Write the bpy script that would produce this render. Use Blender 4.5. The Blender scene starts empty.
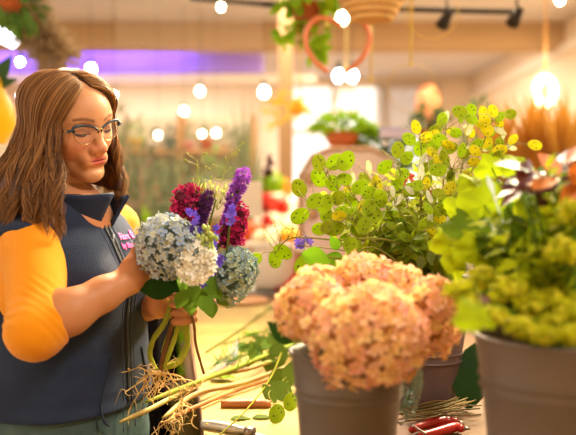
import bpy, math, random
import numpy as np
from mathutils import Vector, Matrix, Quaternion
from mathutils.bvhtree import BVHTree
R = math.radians
rnd = random.Random(7)
SC = bpy.context.scene
COL = SC.collection
CAM_Z = 1.38; FPX = 800.0; PITCH = R(1.97)
TZ = 0.92                       # counter top height
def V(*a): return Vector(a)
def ray(px, py):
    x, z = (px-288)/FPX, -(py-217.5)/FPX
    c, s = math.cos(PITCH), math.sin(PITCH)
    return Vector((x, c+z*s, -s+z*c))
def P(px, py, d):
    r = ray(px, py); r = r*(d/r.y)
    return Vector((r.x, r.y, CAM_Z+r.z))
def T(px, py, h=0.0):
    r = ray(px, py); k = (TZ+h-CAM_Z)/r.z
    return Vector((r.x*k, r.y*k, TZ+h))
# ---------------------------------------------------------------- colour / materials
def lin(c):
    f = lambda u: u/12.92 if u <= 0.04045 else ((u+0.055)/1.055)**2.4
    return (f(c[0]/255), f(c[1]/255), f(c[2]/255), 1)
MATS = {}
def mat(name, c, c2=None, rough=0.6, metal=0.0, transl=0.0, emis=0.0, bump=0.0, bscale=60.0, c3=None, noise=None,
        spec=0.4, sheen=0.0, sss=0.0, stretch=None, alpha=None, attr=None, wave=None):
    if name in MATS: return MATS[name]
    m = bpy.data.materials.new(name); m.use_nodes = True
    nt = m.node_tree; N = nt.nodes; L = nt.links
    b = N['Principled BSDF']; out = N['Material Output']
    b.inputs['Roughness'].default_value = rough
    b.inputs['Metallic'].default_value = metal
    b.inputs['Specular IOR Level'].default_value = spec
    if sheen: b.inputs['Sheen Weight'].default_value = sheen; b.inputs['Sheen Roughness'].default_value = .5
    if sss:
        b.inputs['Subsurface Weight'].default_value = sss
        b.inputs['Subsurface Radius'].default_value = (.02, .008, .004); b.inputs['Subsurface Scale'].default_value = .5
    b.inputs['Base Color'].default_value = lin(c)
    src = None
    if attr:
        a = N.new('ShaderNodeAttribute'); a.attribute_name = attr; src = a.outputs['Color']
    elif c2 is not None:
        ramp = N.new('ShaderNodeValToRGB')
        ramp.color_ramp.elements[0].color = lin(c); ramp.color_ramp.elements[1].color = lin(c2)
        if c3 is not None:
            ramp.color_ramp.elements[1].position = .5
            e = ramp.color_ramp.elements.new(1.0); e.color = lin(c3)
        if noise:
            tc = N.new('ShaderNodeTexCoord'); nz = N.new('ShaderNodeTexNoise'); mp = N.new('ShaderNodeMapping')
            L.new(tc.outputs['Object'], mp.inputs['Vector']); L.new(mp.outputs['Vector'], nz.inputs['Vector'])
            if stretch: mp.inputs['Scale'].default_value = stretch
            nz.inputs['Scale'].default_value = noise; nz.inputs['Detail'].default_value = 5
            mr = N.new('ShaderNodeMapRange'); mr.inputs[1].default_value = .32; mr.inputs[2].default_value = .68
            L.new(nz.outputs['Fac'], mr.inputs[0]); L.new(mr.outputs[0], ramp.inputs['Fac'])
        else:
            g = N.new('ShaderNodeNewGeometry'); L.new(g.outputs['Random Per Island'], ramp.inputs['Fac'])
        src = ramp.outputs['Color']
    if src is not None: L.new(src, b.inputs['Base Color'])
    if bump:
        tc = N.new('ShaderNodeTexCoord'); nz = N.new('ShaderNodeTexNoise'); mp = N.new('ShaderNodeMapping')
        L.new(tc.outputs['Object'], mp.inputs['Vector']); L.new(mp.outputs['Vector'], nz.inputs['Vector'])
        if stretch: mp.inputs['Scale'].default_value = stretch
        nz.inputs['Scale'].default_value = bscale; nz.inputs['Detail'].default_value = 6
        bp = N.new('ShaderNodeBump'); bp.inputs['Strength'].default_value = bump; bp.inputs['Distance'].default_value = .01
        L.new(nz.outputs['Fac'], bp.inputs['Height']); L.new(bp.outputs['Normal'], b.inputs['Normal'])
    if emis:
        b.inputs['Emission Color'].default_value = lin(c); b.inputs['Emission Strength'].default_value = emis
    last = b.outputs[0]
    if transl:
        t = N.new('ShaderNodeBsdfTranslucent')
        if src is not None: L.new(src, t.inputs['Color'])
        else: t.inputs['Color'].default_value = lin(c)
        mx = N.new('ShaderNodeMixShader'); mx.inputs[0].default_value = transl
        L.new(last, mx.inputs[1]); L.new(t.outputs[0], mx.inputs[2]); last = mx.outputs[0]
    if alpha is not None:
        t = N.new('ShaderNodeBsdfTransparent'); mx = N.new('ShaderNodeMixShader'); mx.inputs[0].default_value = alpha
        L.new(t.outputs[0], mx.inputs[1]); L.new(last, mx.inputs[2]); last = mx.outputs[0]
    L.new(last, out.inputs['Surface'])
    MATS[name] = m
    return m
# ---------------------------------------------------------------- mesh builder
def frame_from(d, up=None):
    d = Vector(d).normalized()
    u = Vector(up) if up is not None else (Vector((0, 0, 1)) if abs(d.z) < .9 else Vector((0, 1, 0)))
    x = u.cross(d)
    if x.length < 1e-6: x = Vector((1, 0, 0)).cross(d)
    x.normalize(); y = d.cross(x)
    return x, y, d
class MB:
    def __init__(s): s.v = []; s.f = []; s.m = []
    def add(s, vs, fs, m=0):
        o = len(s.v); s.v.extend([tuple(a) for a in vs]); s.f.extend([tuple(i+o for i in f) for f in fs]); s.m.extend([m]*len(fs)); return s
    def box(s, lo, hi, m=0, M=None):
        x0, y0, z0 = lo; x1, y1, z1 = hi
        vs = [V(x, y, z) for z in (z0, z1) for y in (y0, y1) for x in (x0, x1)]
        if M is not None: vs = [M @ v for v in vs]
        return s.add(vs, [(0, 2, 3, 1), (4, 5, 7, 6), (0, 1, 5, 4), (2, 6, 7, 3), (0, 4, 6, 2), (1, 3, 7, 5)], m)
    def tube(s, pts, r, n=8, m=0, caps=True):
        pts = [Vector(p) for p in pts]; k = len(pts)
        rs = r if isinstance(r, (list, tuple)) else [r]*k
        d = (pts[1]-pts[0]); x, y, _ = frame_from(d)
        vs = []
        for i in range(k):
            t = (pts[min(i+1, k-1)]-pts[max(i-1, 0)])
            if t.length < 1e-9: t = d
            t.normalize(); x = x-t*x.dot(t)
            if x.length < 1e-6: x = frame_from(t)[0]
            x.normalize(); y = t.cross(x)
            for j in range(n):
                a = 2*math.pi*j/n; vs.append(pts[i]+(x*math.cos(a)+y*math.sin(a))*rs[i])
        fs = [(i*n+j, i*n+(j+1) % n, (i+1)*n+(j+1) % n, (i+1)*n+j) for i in range(k-1) for j in range(n)]
        if caps: fs.append(tuple(range(n-1, -1, -1))); fs.append(tuple(range((k-1)*n, k*n)))
        return s.add(vs, fs, m)
    def lathe(s, prof, c=(0, 0, 0), n=32, m=0, axis=None, sx=1, sy=1):
        c = Vector(c); X, Y, Z = (V(1, 0, 0), V(0, 1, 0), V(0, 0, 1)) if axis is None else frame_from(axis)
        vs = []
        for r, z in prof:
            for j in range(n):
                a = 2*math.pi*j/n; vs.append(c+X*(r*sx*math.cos(a))+Y*(r*sy*math.sin(a))+Z*z)
        fs = [(i*n+j, i*n+(j+1) % n, (i+1)*n+(j+1) % n, (i+1)*n+j) for i in range(len(prof)-1) for j in range(n)]
        if prof[0][0] > 1e-6: fs.append(tuple(range(n-1, -1, -1)))
        if prof[-1][0] > 1e-6: fs.append(tuple(range((len(prof)-1)*n, len(prof)*n)))
        return s.add(vs, fs, m)
    def ell(s, c, r, n=12, m=0, M=None, k=None):
        k = k or max(4, n//2); c = Vector(c); vs = [V(0, 0, r[2])]; fs = []
        for i in range(1, k):
            a = math.pi*i/k
            for j in range(n):
                b = 2*math.pi*j/n; vs.append(V(r[0]*math.sin(a)*math.cos(b), r[1]*math.sin(a)*math.sin(b), r[2]*math.cos(a)))
        vs.append(V(0, 0, -r[2]))
        for j in range(n): fs.append((0, 1+j, 1+(j+1) % n))
        for i in range(k-2):
            for j in range(n): fs.append((1+i*n+j, 1+(i+1)*n+j, 1+(i+1)*n+(j+1) % n, 1+i*n+(j+1) % n))
        e = len(vs)-1
        for j in range(n): fs.append((e, 1+(k-2)*n+(j+1) % n, 1+(k-2)*n+j))
        if M is not None: vs = [M @ v for v in vs]
        return s.add([c+v for v in vs], fs, m)
    def leaf(s, base, d, nrm, L, W, bend=0.15, fold=.12, n=6, m=0, tip=.75, wob=0.0):
        """pointed leaf with a folded midrib; d direction, nrm face normal"""
        base = Vector(base); d = Vector(d).normalized(); nrm = Vector(nrm); nrm = (nrm-d*nrm.dot(d))
        if nrm.length < 1e-5: nrm = frame_from(d)[0]
        nrm.normalize(); sd = d.cross(nrm)
        vs = []
        for i in range(n+1):
            t = i/n; w = W*.5*math.sin(math.pi*min(1, t**tip))
            if i == 0: w = W*.03
            c = base+d*(L*t)-nrm*(bend*L*t*t)
            q = nrm*(fold*w*2 + (wob*W*math.sin(i*2.3+L*900) if wob else 0))
            vs += [c-sd*w+q, c, c+sd*w+q]
        fs = []
        for i in range(n):
            a = i*3; fs += [(a, a+1, a+4, a+3), (a+1, a+2, a+5, a+4)]
        return s.add(vs, fs, m)
    def build(s, name, mats, parent=None, smooth=True, solid=0.0, bevel=0.0):
        me = bpy.data.meshes.new(name)
        me.from_pydata(s.v, [], s.f)
        if not isinstance(mats, (list, tuple)): mats = [mats]
        for q in mats: me.materials.append(q)
        me.polygons.foreach_set('material_index', s.m)
        me.polygons.foreach_set('use_smooth', [smooth]*len(s.f))
        me.update()
        o = bpy.data.objects.new(name, me); COL.objects.link(o)
        if parent is not None: setpar(o, parent)
        if solid: md = o.modifiers.new('sol', 'SOLIDIFY'); md.thickness = solid; md.offset = 0
        if bevel: md = o.modifiers.new('bev', 'BEVEL'); md.width = bevel; md.segments = 2; md.limit_method = 'ANGLE'
        return o
def setpar(o, p):
    o.parent = p
    def wm(q):
        m = Matrix.LocRotScale(q.location, q.rotation_euler, q.scale)
        return m if q.parent is None else wm(q.parent) @ q.matrix_parent_inverse @ m
    M = wm(p)
    o.matrix_parent_inverse = M.inverted()
def tag(o, label=None, cat=None, group=None, kind=None):
    if label: o['label'] = label
    if cat: o['category'] = cat
    if group: o['group'] = group
    if kind: o['kind'] = kind
    return o
def thing(name, loc, label, cat, group=None):
    o = bpy.data.objects.new(name, None); COL.objects.link(o); o.location = loc; o.empty_display_size = .02
    return tag(o, label, cat, group)
def struct(name, mb, m, **k): return tag(mb.build(name, m, **k), kind='structure')
def rv(s=1.0): return V(rnd.uniform(-s, s), rnd.uniform(-s, s), rnd.uniform(-s, s))
def unit(): 
    while True:
        a = rv()
        if .1 < a.length < 1: return a.normalized()
def bez(pts, n=12):
    """Catmull-Rom through pts"""
    pts = [Vector(p) for p in pts]; q = [pts[0]*2-pts[1]]+pts+[pts[-1]*2-pts[-2]]; out = []
    for i in range(1, len(q)-2):
        for j in range(n):
            t = j/n; a, b, c, d = q[i-1], q[i], q[i+1], q[i+2]
            out.append(.5*((2*b)+(c-a)*t+(2*a-5*b+4*c-d)*t*t+(3*b-a-3*c+d)*t**3))
    out.append(pts[-1]); return out
def taper(n, a, b): return [a+(b-a)*i/(n-1) for i in range(n)]
def stemtube(mb, pts, r0, r1=None, n=6, seg=5, m=0):
    q = bez(pts, seg); mb.tube(q, taper(len(q), r0, r1 if r1 is not None else r0), n, m)
    return q
# ---------------------------------------------------------------- signed distance sculpting
class Field:
    def __init__(s, lo, hi, h):
        s.lo = np.array(lo, float); s.h = h
        s.n = np.ceil((np.array(hi)-s.lo)/h).astype(int)+1
        s.g = np.full(s.n, .06, np.float32)
    def win(s, lo, hi):
        a = np.clip(np.floor((np.array(lo)-s.lo)/s.h).astype(int), 0, s.n); b = np.clip(np.ceil((np.array(hi)-s.lo)/s.h).astype(int)+1, 0, s.n)
        if (b <= a).any(): return None
        sl = tuple(slice(a[i], b[i]) for i in range(3))
        ax = [s.lo[i]+s.h*np.arange(a[i], b[i]) for i in range(3)]
        return sl, np.stack(np.meshgrid(*ax, indexing='ij'), -1)
    def op(s, fn, lo, hi, k=.01, mode='u', pad=.03):
        w = s.win(np.array(lo)-pad, np.array(hi)+pad)
        if w is None: return
        sl, X = w; d = fn(X).astype(np.float32); g = s.g[sl]
        if mode == 'u':
            h = np.clip(.5+.5*(g-d)/k, 0, 1); s.g[sl] = g*(1-h)+d*h-k*h*(1-h)
        else:
            h = np.clip(.5-.5*(g+d)/k, 0, 1); s.g[sl] = g*(1-h)-d*h+k*h*(1-h)
    def cone(s, a, b, ra, rb, k=.01, mode='u'):
        a = np.array(a, float); b = np.array(b, float); ab = b-a; L2 = (ab@ab)+1e-12
        def fn(X):
            t = np.clip(((X-a)@ab)/L2, 0, 1); q = X-a-t[..., None]*ab
            return np.sqrt((q*q).sum(-1))-(ra+(rb-ra)*t)
        r = max(ra, rb); s.op(fn, np.minimum(a, b)-r, np.maximum(a, b)+r, k, mode)
    def ell(s, c, r, M=None, k=.01, mode='u'):
        c = np.array(c, float); r = np.array(r, float); Mi = None if M is None else np.array(M.to_3x3())  # M local->world
        def fn(X):
            q = X-c
            if Mi is not None: q = q@Mi
            k0 = np.sqrt(((q/r)**2).sum(-1)); k1 = np.sqrt(((q/(r*r))**2).sum(-1))+1e-9
            return k0*(k0-1)/k1
        R_ = r.max(); s.op(fn, c-R_, c+R_, k, mode)
    def chain(s, pts, rs, k=.01):
        for i in range(len(pts)-1): s.cone(pts[i], pts[i+1], rs[i], rs[i+1], k)
    def mesh(s):
        g = s.g; ins = g < 0; n = s.n-1
        c = np.zeros(n, np.int8)
        for i in (0, 1):
            for j in (0, 1):
                for k in (0, 1): c += ins[i:n[0]+i, j:n[1]+j, k:n[2]+k]
        act = np.argwhere((c > 0) & (c < 8)); idx = np.full(n, -1, np.int64); idx[tuple(act.T)] = np.arange(len(act))
        acc = np.zeros((len(act), 3)); cnt = np.zeros(len(act))
        cor = [(i, j, k) for i in (0, 1) for j in (0, 1) for k in (0, 1)]
        for p in cor:
            for ax in range(3):
                if p[ax]: continue
                q = list(p); q[ax] = 1
                A = g[tuple((act+np.array(p)).T)]; B = g[tuple((act+np.array(q)).T)]
                hit = (A < 0) != (B < 0); t = np.where(hit, A/np.where(hit, A-B, 1), 0)
                pos = np.tile(np.array(p, float), (len(act), 1)); pos[:, ax] = t
                acc[hit] += pos[hit]; cnt[hit] += 1
        vs = s.lo+s.h*(act+acc/cnt[:, None]); faces = []
        for ax in range(3):
            u, w = (ax+1) % 3, (ax+2) % 3
            sa = [slice(None)]*3; sb = [slice(None)]*3; sa[ax] = slice(0, -1); sb[ax] = slice(1, None)
            A = ins[tuple(sa)]; B = ins[tuple(sb)]; e = np.argwhere(A != B)
            e = e[(e[:, u] > 0) & (e[:, w] > 0) & (e[:, u] < n[u]) & (e[:, w] < n[w])]
            fl = A[tuple(e.T)]
            def cell(du, dw):
                q = e.copy(); q[:, u] += du; q[:, w] += dw; return idx[tuple(q.T)]
            F = np.stack([cell(-1, -1), cell(0, -1), cell(0, 0), cell(-1, 0)], 1)
            F[~fl] = F[~fl][:, ::-1]; faces.append(F)
        F = np.concatenate(faces); F = F[(F >= 0).all(1)]
        # two light smoothing passes
        for lam in (.5, -.35, .5):
            S = np.zeros_like(vs); C = np.zeros(len(vs))
            for a in range(4):
                i, j = F[:, a], F[:, (a+1) % 4]
                for q in range(3): S[:, q] += np.bincount(i, vs[j, q], len(vs)); S[:, q] += np.bincount(j, vs[i, q], len(vs))
                C += np.bincount(i, minlength=len(vs)); C += np.bincount(j, minlength=len(vs))
            ok = C > 0; vs[ok] += lam*(S[ok]/C[ok][:, None]-vs[ok])
        return vs, F
def np_obj(name, vs, F, mats, parent=None, colors=None):
    me = bpy.data.meshes.new(name)
    me.vertices.add(len(vs)); me.vertices.foreach_set('co', np.asarray(vs, np.float32).ravel())
    me.loops.add(F.size); me.loops.foreach_set('vertex_index', F.ravel().astype(np.int32))
    me.polygons.add(len(F)); me.polygons.foreach_set('loop_start', np.arange(0, F.size, 4, dtype=np.int32))
    me.update(calc_edges=True); me.validate()
    me.polygons.foreach_set('use_smooth', [True]*len(me.polygons))
    for q in (mats if isinstance(mats, (list, tuple)) else [mats]): me.materials.append(q)
    if colors is not None:
        at = me.color_attributes.new('tint', 'FLOAT_COLOR', 'POINT')
        c = np.ones((len(vs), 4), np.float32); c[:, :3] = colors; at.data.foreach_set('color', c.ravel())
    o = bpy.data.objects.new(name, me); COL.objects.link(o)
    if parent is not None: setpar(o, parent)
    return o
def vnoise(X, s, seed=0):
    """cheap smooth pseudo noise from sines"""
    r = np.random.RandomState(seed); out = 0
    for i in range(5):
        k = r.normal(size=3)*s; out = out+np.sin(X@k+r.uniform(0, 6.28))
    return out/5
# ================================================================ PERSON
YAW = R(-22)
FW = V(math.cos(YAW), math.sin(YAW), 0); RT = V(FW.y, -FW.x, 0); UP = V(0, 0, 1)
BC = V(-.458, 1.65, 0)                       # body axis on the floor
def Bp(r, f, z): return BC+RT*r+FW*f+V(0, 0, z)
# torso sections: z, half width, half depth, forward offset
TS = np.array([[.78, .170, .125, -.005], [.86, .186, .140, -.005], [.94, .186, .136, .0], [1.02, .172, .128, .006], [1.10, .164, .120, .010],
               [1.17, .166, .118, .010], [1.225, .170, .112, .004], [1.275, .170, .098, .0], [1.315, .154, .080, -.006],
               [1.345, .108, .068, -.008], [1.37, .064, .060, -.006], [1.42, .052, .054, .0]])
def torso_fn(grow=0.0, folds=0.0, zlo=.8, zhi=1.37):
    f = np.array(FW); r = np.array(RT); c = np.array(BC)
    def fn(X):
        q = X-c; z = q[..., 2]; a = np.interp(z, TS[:, 0], TS[:, 1])+grow; b = np.interp(z, TS[:, 0], TS[:, 2])+grow
        u = q@r; w = q@f-np.interp(z, TS[:, 0], TS[:, 3])
        # bust
        bust = .026*np.exp(-((z-1.20)/.06)**2)*(np.exp(-((u-.075)/.06)**2)+np.exp(-((u+.075)/.06)**2)*1.0)
        w = np.where(w > 0, w/(1+bust/np.maximum(b, .03)), w)
        p = 2.35
        k = (np.abs(u/a)**p+np.abs(w/b)**p)**(1/p)
        d = (k-1)*np.minimum(a, b)*.92
        if folds:
            d = d+folds*(vnoise(X*np.array([1, 1, 1.5]), 22, 3)+.6*vnoise(X*np.array([1, 1, 3.2]), 26, 5)*np.exp(-((z-.97)/.09)**2))
        return np.maximum(d, np.maximum(zlo-z, z-zhi))
    return fn
# --- joints
SHR, SHL = P(36, 241, 1.535), P(117, 226, 1.80)
ELR, WRR = P(34, 331, 1.39), P(131, 279, 1.50)
ELL, WRL = P(124, 302, 1.84), P(158, 305, 1.63)
GRIP = P(177, 302, 1.575)                    # where the stems are held
HC = P(70, 122, 1.62)                        # head centre at eye level
HS = .91
yawh = R(-39)
Hf = V(math.cos(yawh), math.sin(yawh), 0)
H3 = Matrix((V(Hf.y, -Hf.x, 0), Hf, V(0, 0, 1))).transposed()      # x her right, y forward, z up
HR = H3 @ Matrix.Rotation(R(11), 3, 'Y') @ Matrix.Rotation(R(-15), 3, 'X')
def Hp(x, y, z): return HC+HR @ (V(x, y, z)*HS)
def head_field():
    F = Field(HC-V(.125, .125, .2), HC+V(.14, .14, .14), .0017)
    e = lambda c, r, k=.012, mode='u', M=None: F.ell(Hp(*c), [q*HS for q in r], HR if M is None else HR @ M, k, mode)
    cn = lambda a, b, ra, rb, k=.01, mode='u': F.cone(Hp(*a), Hp(*b), ra*HS, rb*HS, k, mode)
    e((0, -.012, .018), (.075, .098, .082), .01)
    e((0, .022, -.02), (.066, .07, .086), .03)
    e((0, .04, .035), (.058, .052, .048), .03)
    for s in (1, -1):
        cn((.051*s, .0, -.058), (.016*s, .070, -.098), .020, .017, .02)
        e((.039*s, .054, -.028), (.023, .023, .026), .02)
        cn((.012*s, .083, .024), (.042*s, .07, .026), .009, .008, .014)
        e((.0325*s, .100, .003), (.017, .018, .0125), .012, 's')
        e((.032*s, .0735, .002), (.0155, .0155, .0135), .004)
        e((.0735*s, -.005, -.008), (.008, .02, .03), .006, 'u', Matrix.Rotation(R(-12*s), 3, 'Z'))
        e((.02*s, .083, -.066), (.010, .012, .012), .012)
    e((0, .078, -.101), (.020, .018, .017), .016)
    cn((0, .085, .012), (0, .106, -.03), .0075, .0100, .012)
    e((0, .108, -.034), (.0115, .0115, .0105), .007)
    for s in (1, -1):
        e((.0125*s, .099, -.0395), (.0085, .011, .0085), .006)
        e((.0065*s, .108, -.047), (.0038, .007, .004), .003, 's')
    e((0, .080, -.062), (.023, .0155, .016), .022)
    e((0, .0880, -.0615), (.0205, .0082, .0042), .004)
    e((0, .0872, -.0708), (.0165, .0082, .0048), .004)
    e((0, .0965, -.0660), (.021, .006, .0012), .002, 's')
    e((0, .096, -.084), (.014, .007, .004), .010, 's')
    nb = np.array(Bp(0, .0, 1.36))
    cn2 = Hp(0, -.038, -.05); F.cone(cn2, Bp(0, .0, 1.34), .050, .054, .014)
    return F
def hand(F, wrist, palm, fdir, across, fingers, thumb, k=.006):
    """palm block plus separately posed fingers (lists of points)"""
    F.cone(wrist, palm-fdir*.02, .024, .025, .015)
    for i in range(4):
        kn = palm+across*(.027-.018*i)+fdir*(.035 if i in (1, 2) else .03)
        F.cone(palm-fdir*.03+across*(.017-.011*i), kn, .0155, .0115, .012)
        q = fingers[i]; F.cone(kn, q[0], .0105, .0095, .006)
        F.chain(q, [.0095, .009, .0082, .0070][:len(q)], .003)
    F.chain([palm-fdir*.025+across*.02]+thumb, [.0165, .0125, .0105, .0082][:len(thumb)+1], .008)
def build_person():
    root = thing('person', BC, 'woman with long brown hair and glasses in navy vest and mustard shirt holding a bouquet', 'person')
    skin = mat('skin', (222, 160, 118), rough=.5, sss=.12, attr='tint', bump=.05, bscale=300, spec=.35)
    # ---- head
    F = head_field(); vs, fs = F.mesh()
    # ---- arms and hands
    A = Field((-.56, 1.24, 1.0), (-.12, 1.98, 1.42), .0026)
    A.chain([SHR, ELR.lerp(SHR, .35), ELR], [.050, .046, .038], .01)
    mid = ELR.lerp(WRR, .35)
    A.chain([ELR, mid, ELR.lerp(WRR, .7), WRR], [.0385, .040, .031, .0255], .015)
    A.chain([SHL, ELL.lerp(SHL, .4), ELL], [.041, .040, .037], .01)
    A.chain([ELL, ELL.lerp(WRL, .35), ELL.lerp(WRL, .7), WRL], [.039, .041, .033, .026], .015)
    A.cone(Bp(0, -.01, 1.33), Bp(0, -.01, 1.38), .052, .05, .02)
    A.cone(SHR-UP*.04, SHL-UP*.04, .045, .045, .03); A.cone(Bp(0, 0, 1.3), Bp(0, 0, 1.1), .1, .1, .03)
    # left hand closes round the stems: fingers pass behind, round the right side and back to the front
    g = GRIP
    def ringpt(a, r, z): return g+V(math.cos(R(a))*r, math.sin(R(a))*r, z)
    fings = []
    for i in range(4):
        z = .017-.0165*i
        fings.append([ringpt(70, .029, z), ringpt(5, .029+.001*i, z-.001), ringpt(-60, .027, z-.002), ringpt(-112+6*i, .023, z-.003)])
    palm = g+V(-.020, .030, -.002)
    fd = (ringpt(80, .03, 0)-palm).normalized()
    hand(A, WRL, palm, V(.75, .6, 0).normalized(), V(0, 0, 1), fings,
         [ringpt(190, .034, .018), ringpt(218, .031, .026), ringpt(242, .027, .036)])
    # right hand rests behind the big blue flower head, fingers gently curled around the stems under it
    p2 = WRR+(P(152, 262, 1.54)-WRR)*.62
    f2 = (P(166, 258, 1.55)-WRR).normalized(); ac = V(0, -.25, .97)
    ac = (ac-f2*ac.dot(f2)).normalized(); nn = f2.cross(ac)
    if nn.y < 0: nn = -nn
    fg = []
    for i in range(4):
        kn = p2+ac*(.027-.018*i)+f2*.034
        L = [.030, .034, .032, .026][i]
        a = kn+f2*L+nn*.004; b = a+f2*L*.55+nn*L*.5; c = b+nn*L*.6+f2*L*.1
        fg.append([kn+f2*.01, a, b, c])
    hand(A, WRR, p2, f2, ac, fg, [p2+ac*.03+nn*.014+f2*.005, p2+ac*.042+nn*.022+f2*.028, p2+ac*.04+nn*.03+f2*.05])
    va, fa = A.mesh()
    # hips and legs under the trousers
    Lg = Field((-.75, 1.35, .02), (-.1, 1.95, 1.0), .008)
    Lg.op(torso_fn(-.012, 0, .74, 1.25), (-.66, 1.4, .7), (-.18, 1.9, 1.3), .02)
    for s in (1, -1):
        Lg.chain([Bp(.09*s, 0, .84), Bp(.095*s, .02, .48), Bp(.1*s, -.01, .09)], [.085, .058, .038], .02)
        Lg.cone(Bp(.1*s, -.02, .05), Bp(.115*s, .14, .035), .036, .028, .02)
    vl, fl = Lg.mesh()
    allv = np.concatenate([vs, va, vl]); allf = np.concatenate([fs, fa+len(vs), fl+len(vs)+len(va)])
    # ---- skin colouring in head-local coordinates: lips, brows, lids, cheeks
    col = np.tile(np.array(lin((202, 142, 98))[:3]), (len(allv), 1))
    q = ((vs-np.array(HC)) @ np.array(HR))/HS
    def blend(mask, c, w=1.0):
        global _
        m = np.clip(mask, 0, 1)[:, None]*w; col[:len(vs)] = col[:len(vs)]*(1-m)+np.array(lin(c)[:3])*m
    def g_(cx, cz, rx, rz, ymin=.06, soft=.35):
        d = np.sqrt(((np.abs(q[:, 0])-cx)/rx)**2+((q[:, 2]-cz)/rz)**2); return np.clip((1-d)/soft+.5, 0, 1)*(q[:, 1] > ymin)
    blend(g_(.042, -.03, .03, .026, .03, 1.2), (226, 130, 96), .3)
    blend(g_(0, -.036, .02, .014, .09, .9), (222, 130, 98), .3)
    q[:, 2] -= .0022*(q[:, 0]/.02)**2*(np.abs(q[:, 0]) < .03)*(q[:, 2] < -.05)*(q[:, 2] > -.08)
    blend(g_(0, -.0615, .0205, .0048, .08, .3), (204, 104, 92)); blend(g_(0, -.0712, .017, .0055, .08, .3), (212, 114, 102))
    blend(g_(0, -.0660, .022, .0015, .08, .8), (140, 66, 58), .8)
    bx = np.abs(q[:, 0]); bz = .0235+.006*np.sin(np.clip((bx-.012)/.04, 0, 1)*math.pi*.8)
    blend(np.clip(1.4-np.abs(q[:, 2]-bz)/.0035, 0, 1)*(bx > .012)*(bx < .054)*(q[:, 1] > .04), (112, 70, 45), .85)
    blend(np.clip(1.3-np.abs(q[:, 2]-(-.0055-6*(bx-.032)**2*-1))/.0018, 0, 1)*(np.abs(bx-.032) < .0155)*(q[:, 1] > .06), (60, 34, 26), .9)
    blend(g_(.032, .006, .017, .008, .06, .8), (190, 124, 96), .45)
    blend(np.clip((-.1-q[:, 2])/.02, 0, 1), (210, 150, 112), .4)
    col[len(vs):] *= np.array([.93, .87, .82])
    body = np_obj('body', allv, allf, skin, root, col)
    # eyes, half covered by lids
    white = mat('eye_white', (225, 215, 205), rough=.2); iris = mat('iris', (70, 50, 35), rough=.1)
    for s in (1, -1):
        mb = MB(); mb.ell(Hp(.032*s, .0715, -.0055), [.0125]*3, 16, 0); mb.ell(Hp(.032*s, .0800, -.0105), [.0055]*3, 10, 1)
        mb.build('eye', [white, iris], root)
        lb = MB(); pts = [Hp((.032+.0165*t)*s, .0895-.010*t*t-.001, -.0075+.0035*t*t) for t in (-1, -.6, -.2, .2, .6, 1)]
        lb.tube(bez(pts, 4), .0017, 5); lb.build('eyelash', mat('lash', (38, 24, 20)), root)
    # ---- glasses
    gl = MB(); dark = mat('glasses_brow', (48, 66, 78), (34, 48, 60), rough=.3, noise=120); gold = mat('glasses_gold', (205, 178, 120), rough=.25, metal=1)
    def rimpt(s, a):
        x = .0335+.0275*math.cos(a)*(1.06 if math.sin(a) > 0 else .94); z = -.001+(.0165*math.sin(a)**.55+.004*math.cos(a) if math.sin(a) > 1e-6 else .0235*math.sin(a)+.004*math.cos(a)*(1+math.sin(a)))
        return Hp(x*s, .1045-.010*abs(x)/.06*1.3-.002, z)
    eg = MB(); eg.tube([Hp(.008*t, .1045, .004+.003*(1-t*t)) for t in (-1, -.5, 0, .5, 1)], .0012, 6)
    spec = eg.build('eyeglasses', gold, root); spec['label'] = 'browline glasses with dark teal upper rims and thin gold lower rims'
    for s in (1, -1):
        br = MB(); pts = [rimpt(s, R(a)) for a in range(178, -8, -12)]
        br.tube([p+HR @ V(0, .001, .001) for p in pts], taper(len(pts), .0019, .0032), 6)
        e = rimpt(s, R(2)); br.tube([e+HR @ V(-.002*s, 0, .003), e+HR @ V(.004*s, -.001, .001), e+HR @ V(.005*s, -.006, 0)], .0034, 6)
        br.build('browline', dark, spec)
        lo = MB(); lo.tube([rimpt(s, R(a)) for a in range(-182, 6, 8)], .0008, 5); lo.build('rim', gold, spec)
        le = MB(); pts = [rimpt(s, R(a)) for a in range(0, 360, 15)]; c = sum(pts, V(0, 0, 0))/24
        le.add([c]+pts, [(0, 1+i, 1+(i+1) % 24) for i in range(24)]); le.build('lens', mat('lens_glass', (240, 240, 240), rough=.03, alpha=.05, spec=.8), spec)
        te = MB(); e = e+HR @ V(.005*s, -.005, 0)
        te.tube(bez([e, Hp(.074*s, .05, .001), Hp(.078*s, .0, .003), Hp(.074*s, -.03, -.006)], 4), .0016, 6); te.build('temple', gold, spec)
    # ---- shirt
    S = Field((-.60, 1.22, .98), (-.10, 2.02, 1.43), .0034)
    S.op(torso_fn(.002, 0, 1.0, 1.345), (-.68, 1.38, 1.0), (-.15, 1.93, 1.43), .01)
    S.cone(Bp(0, -.004, 1.29), Bp(0, -.010, 1.338), .074, .062, .02)
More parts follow.
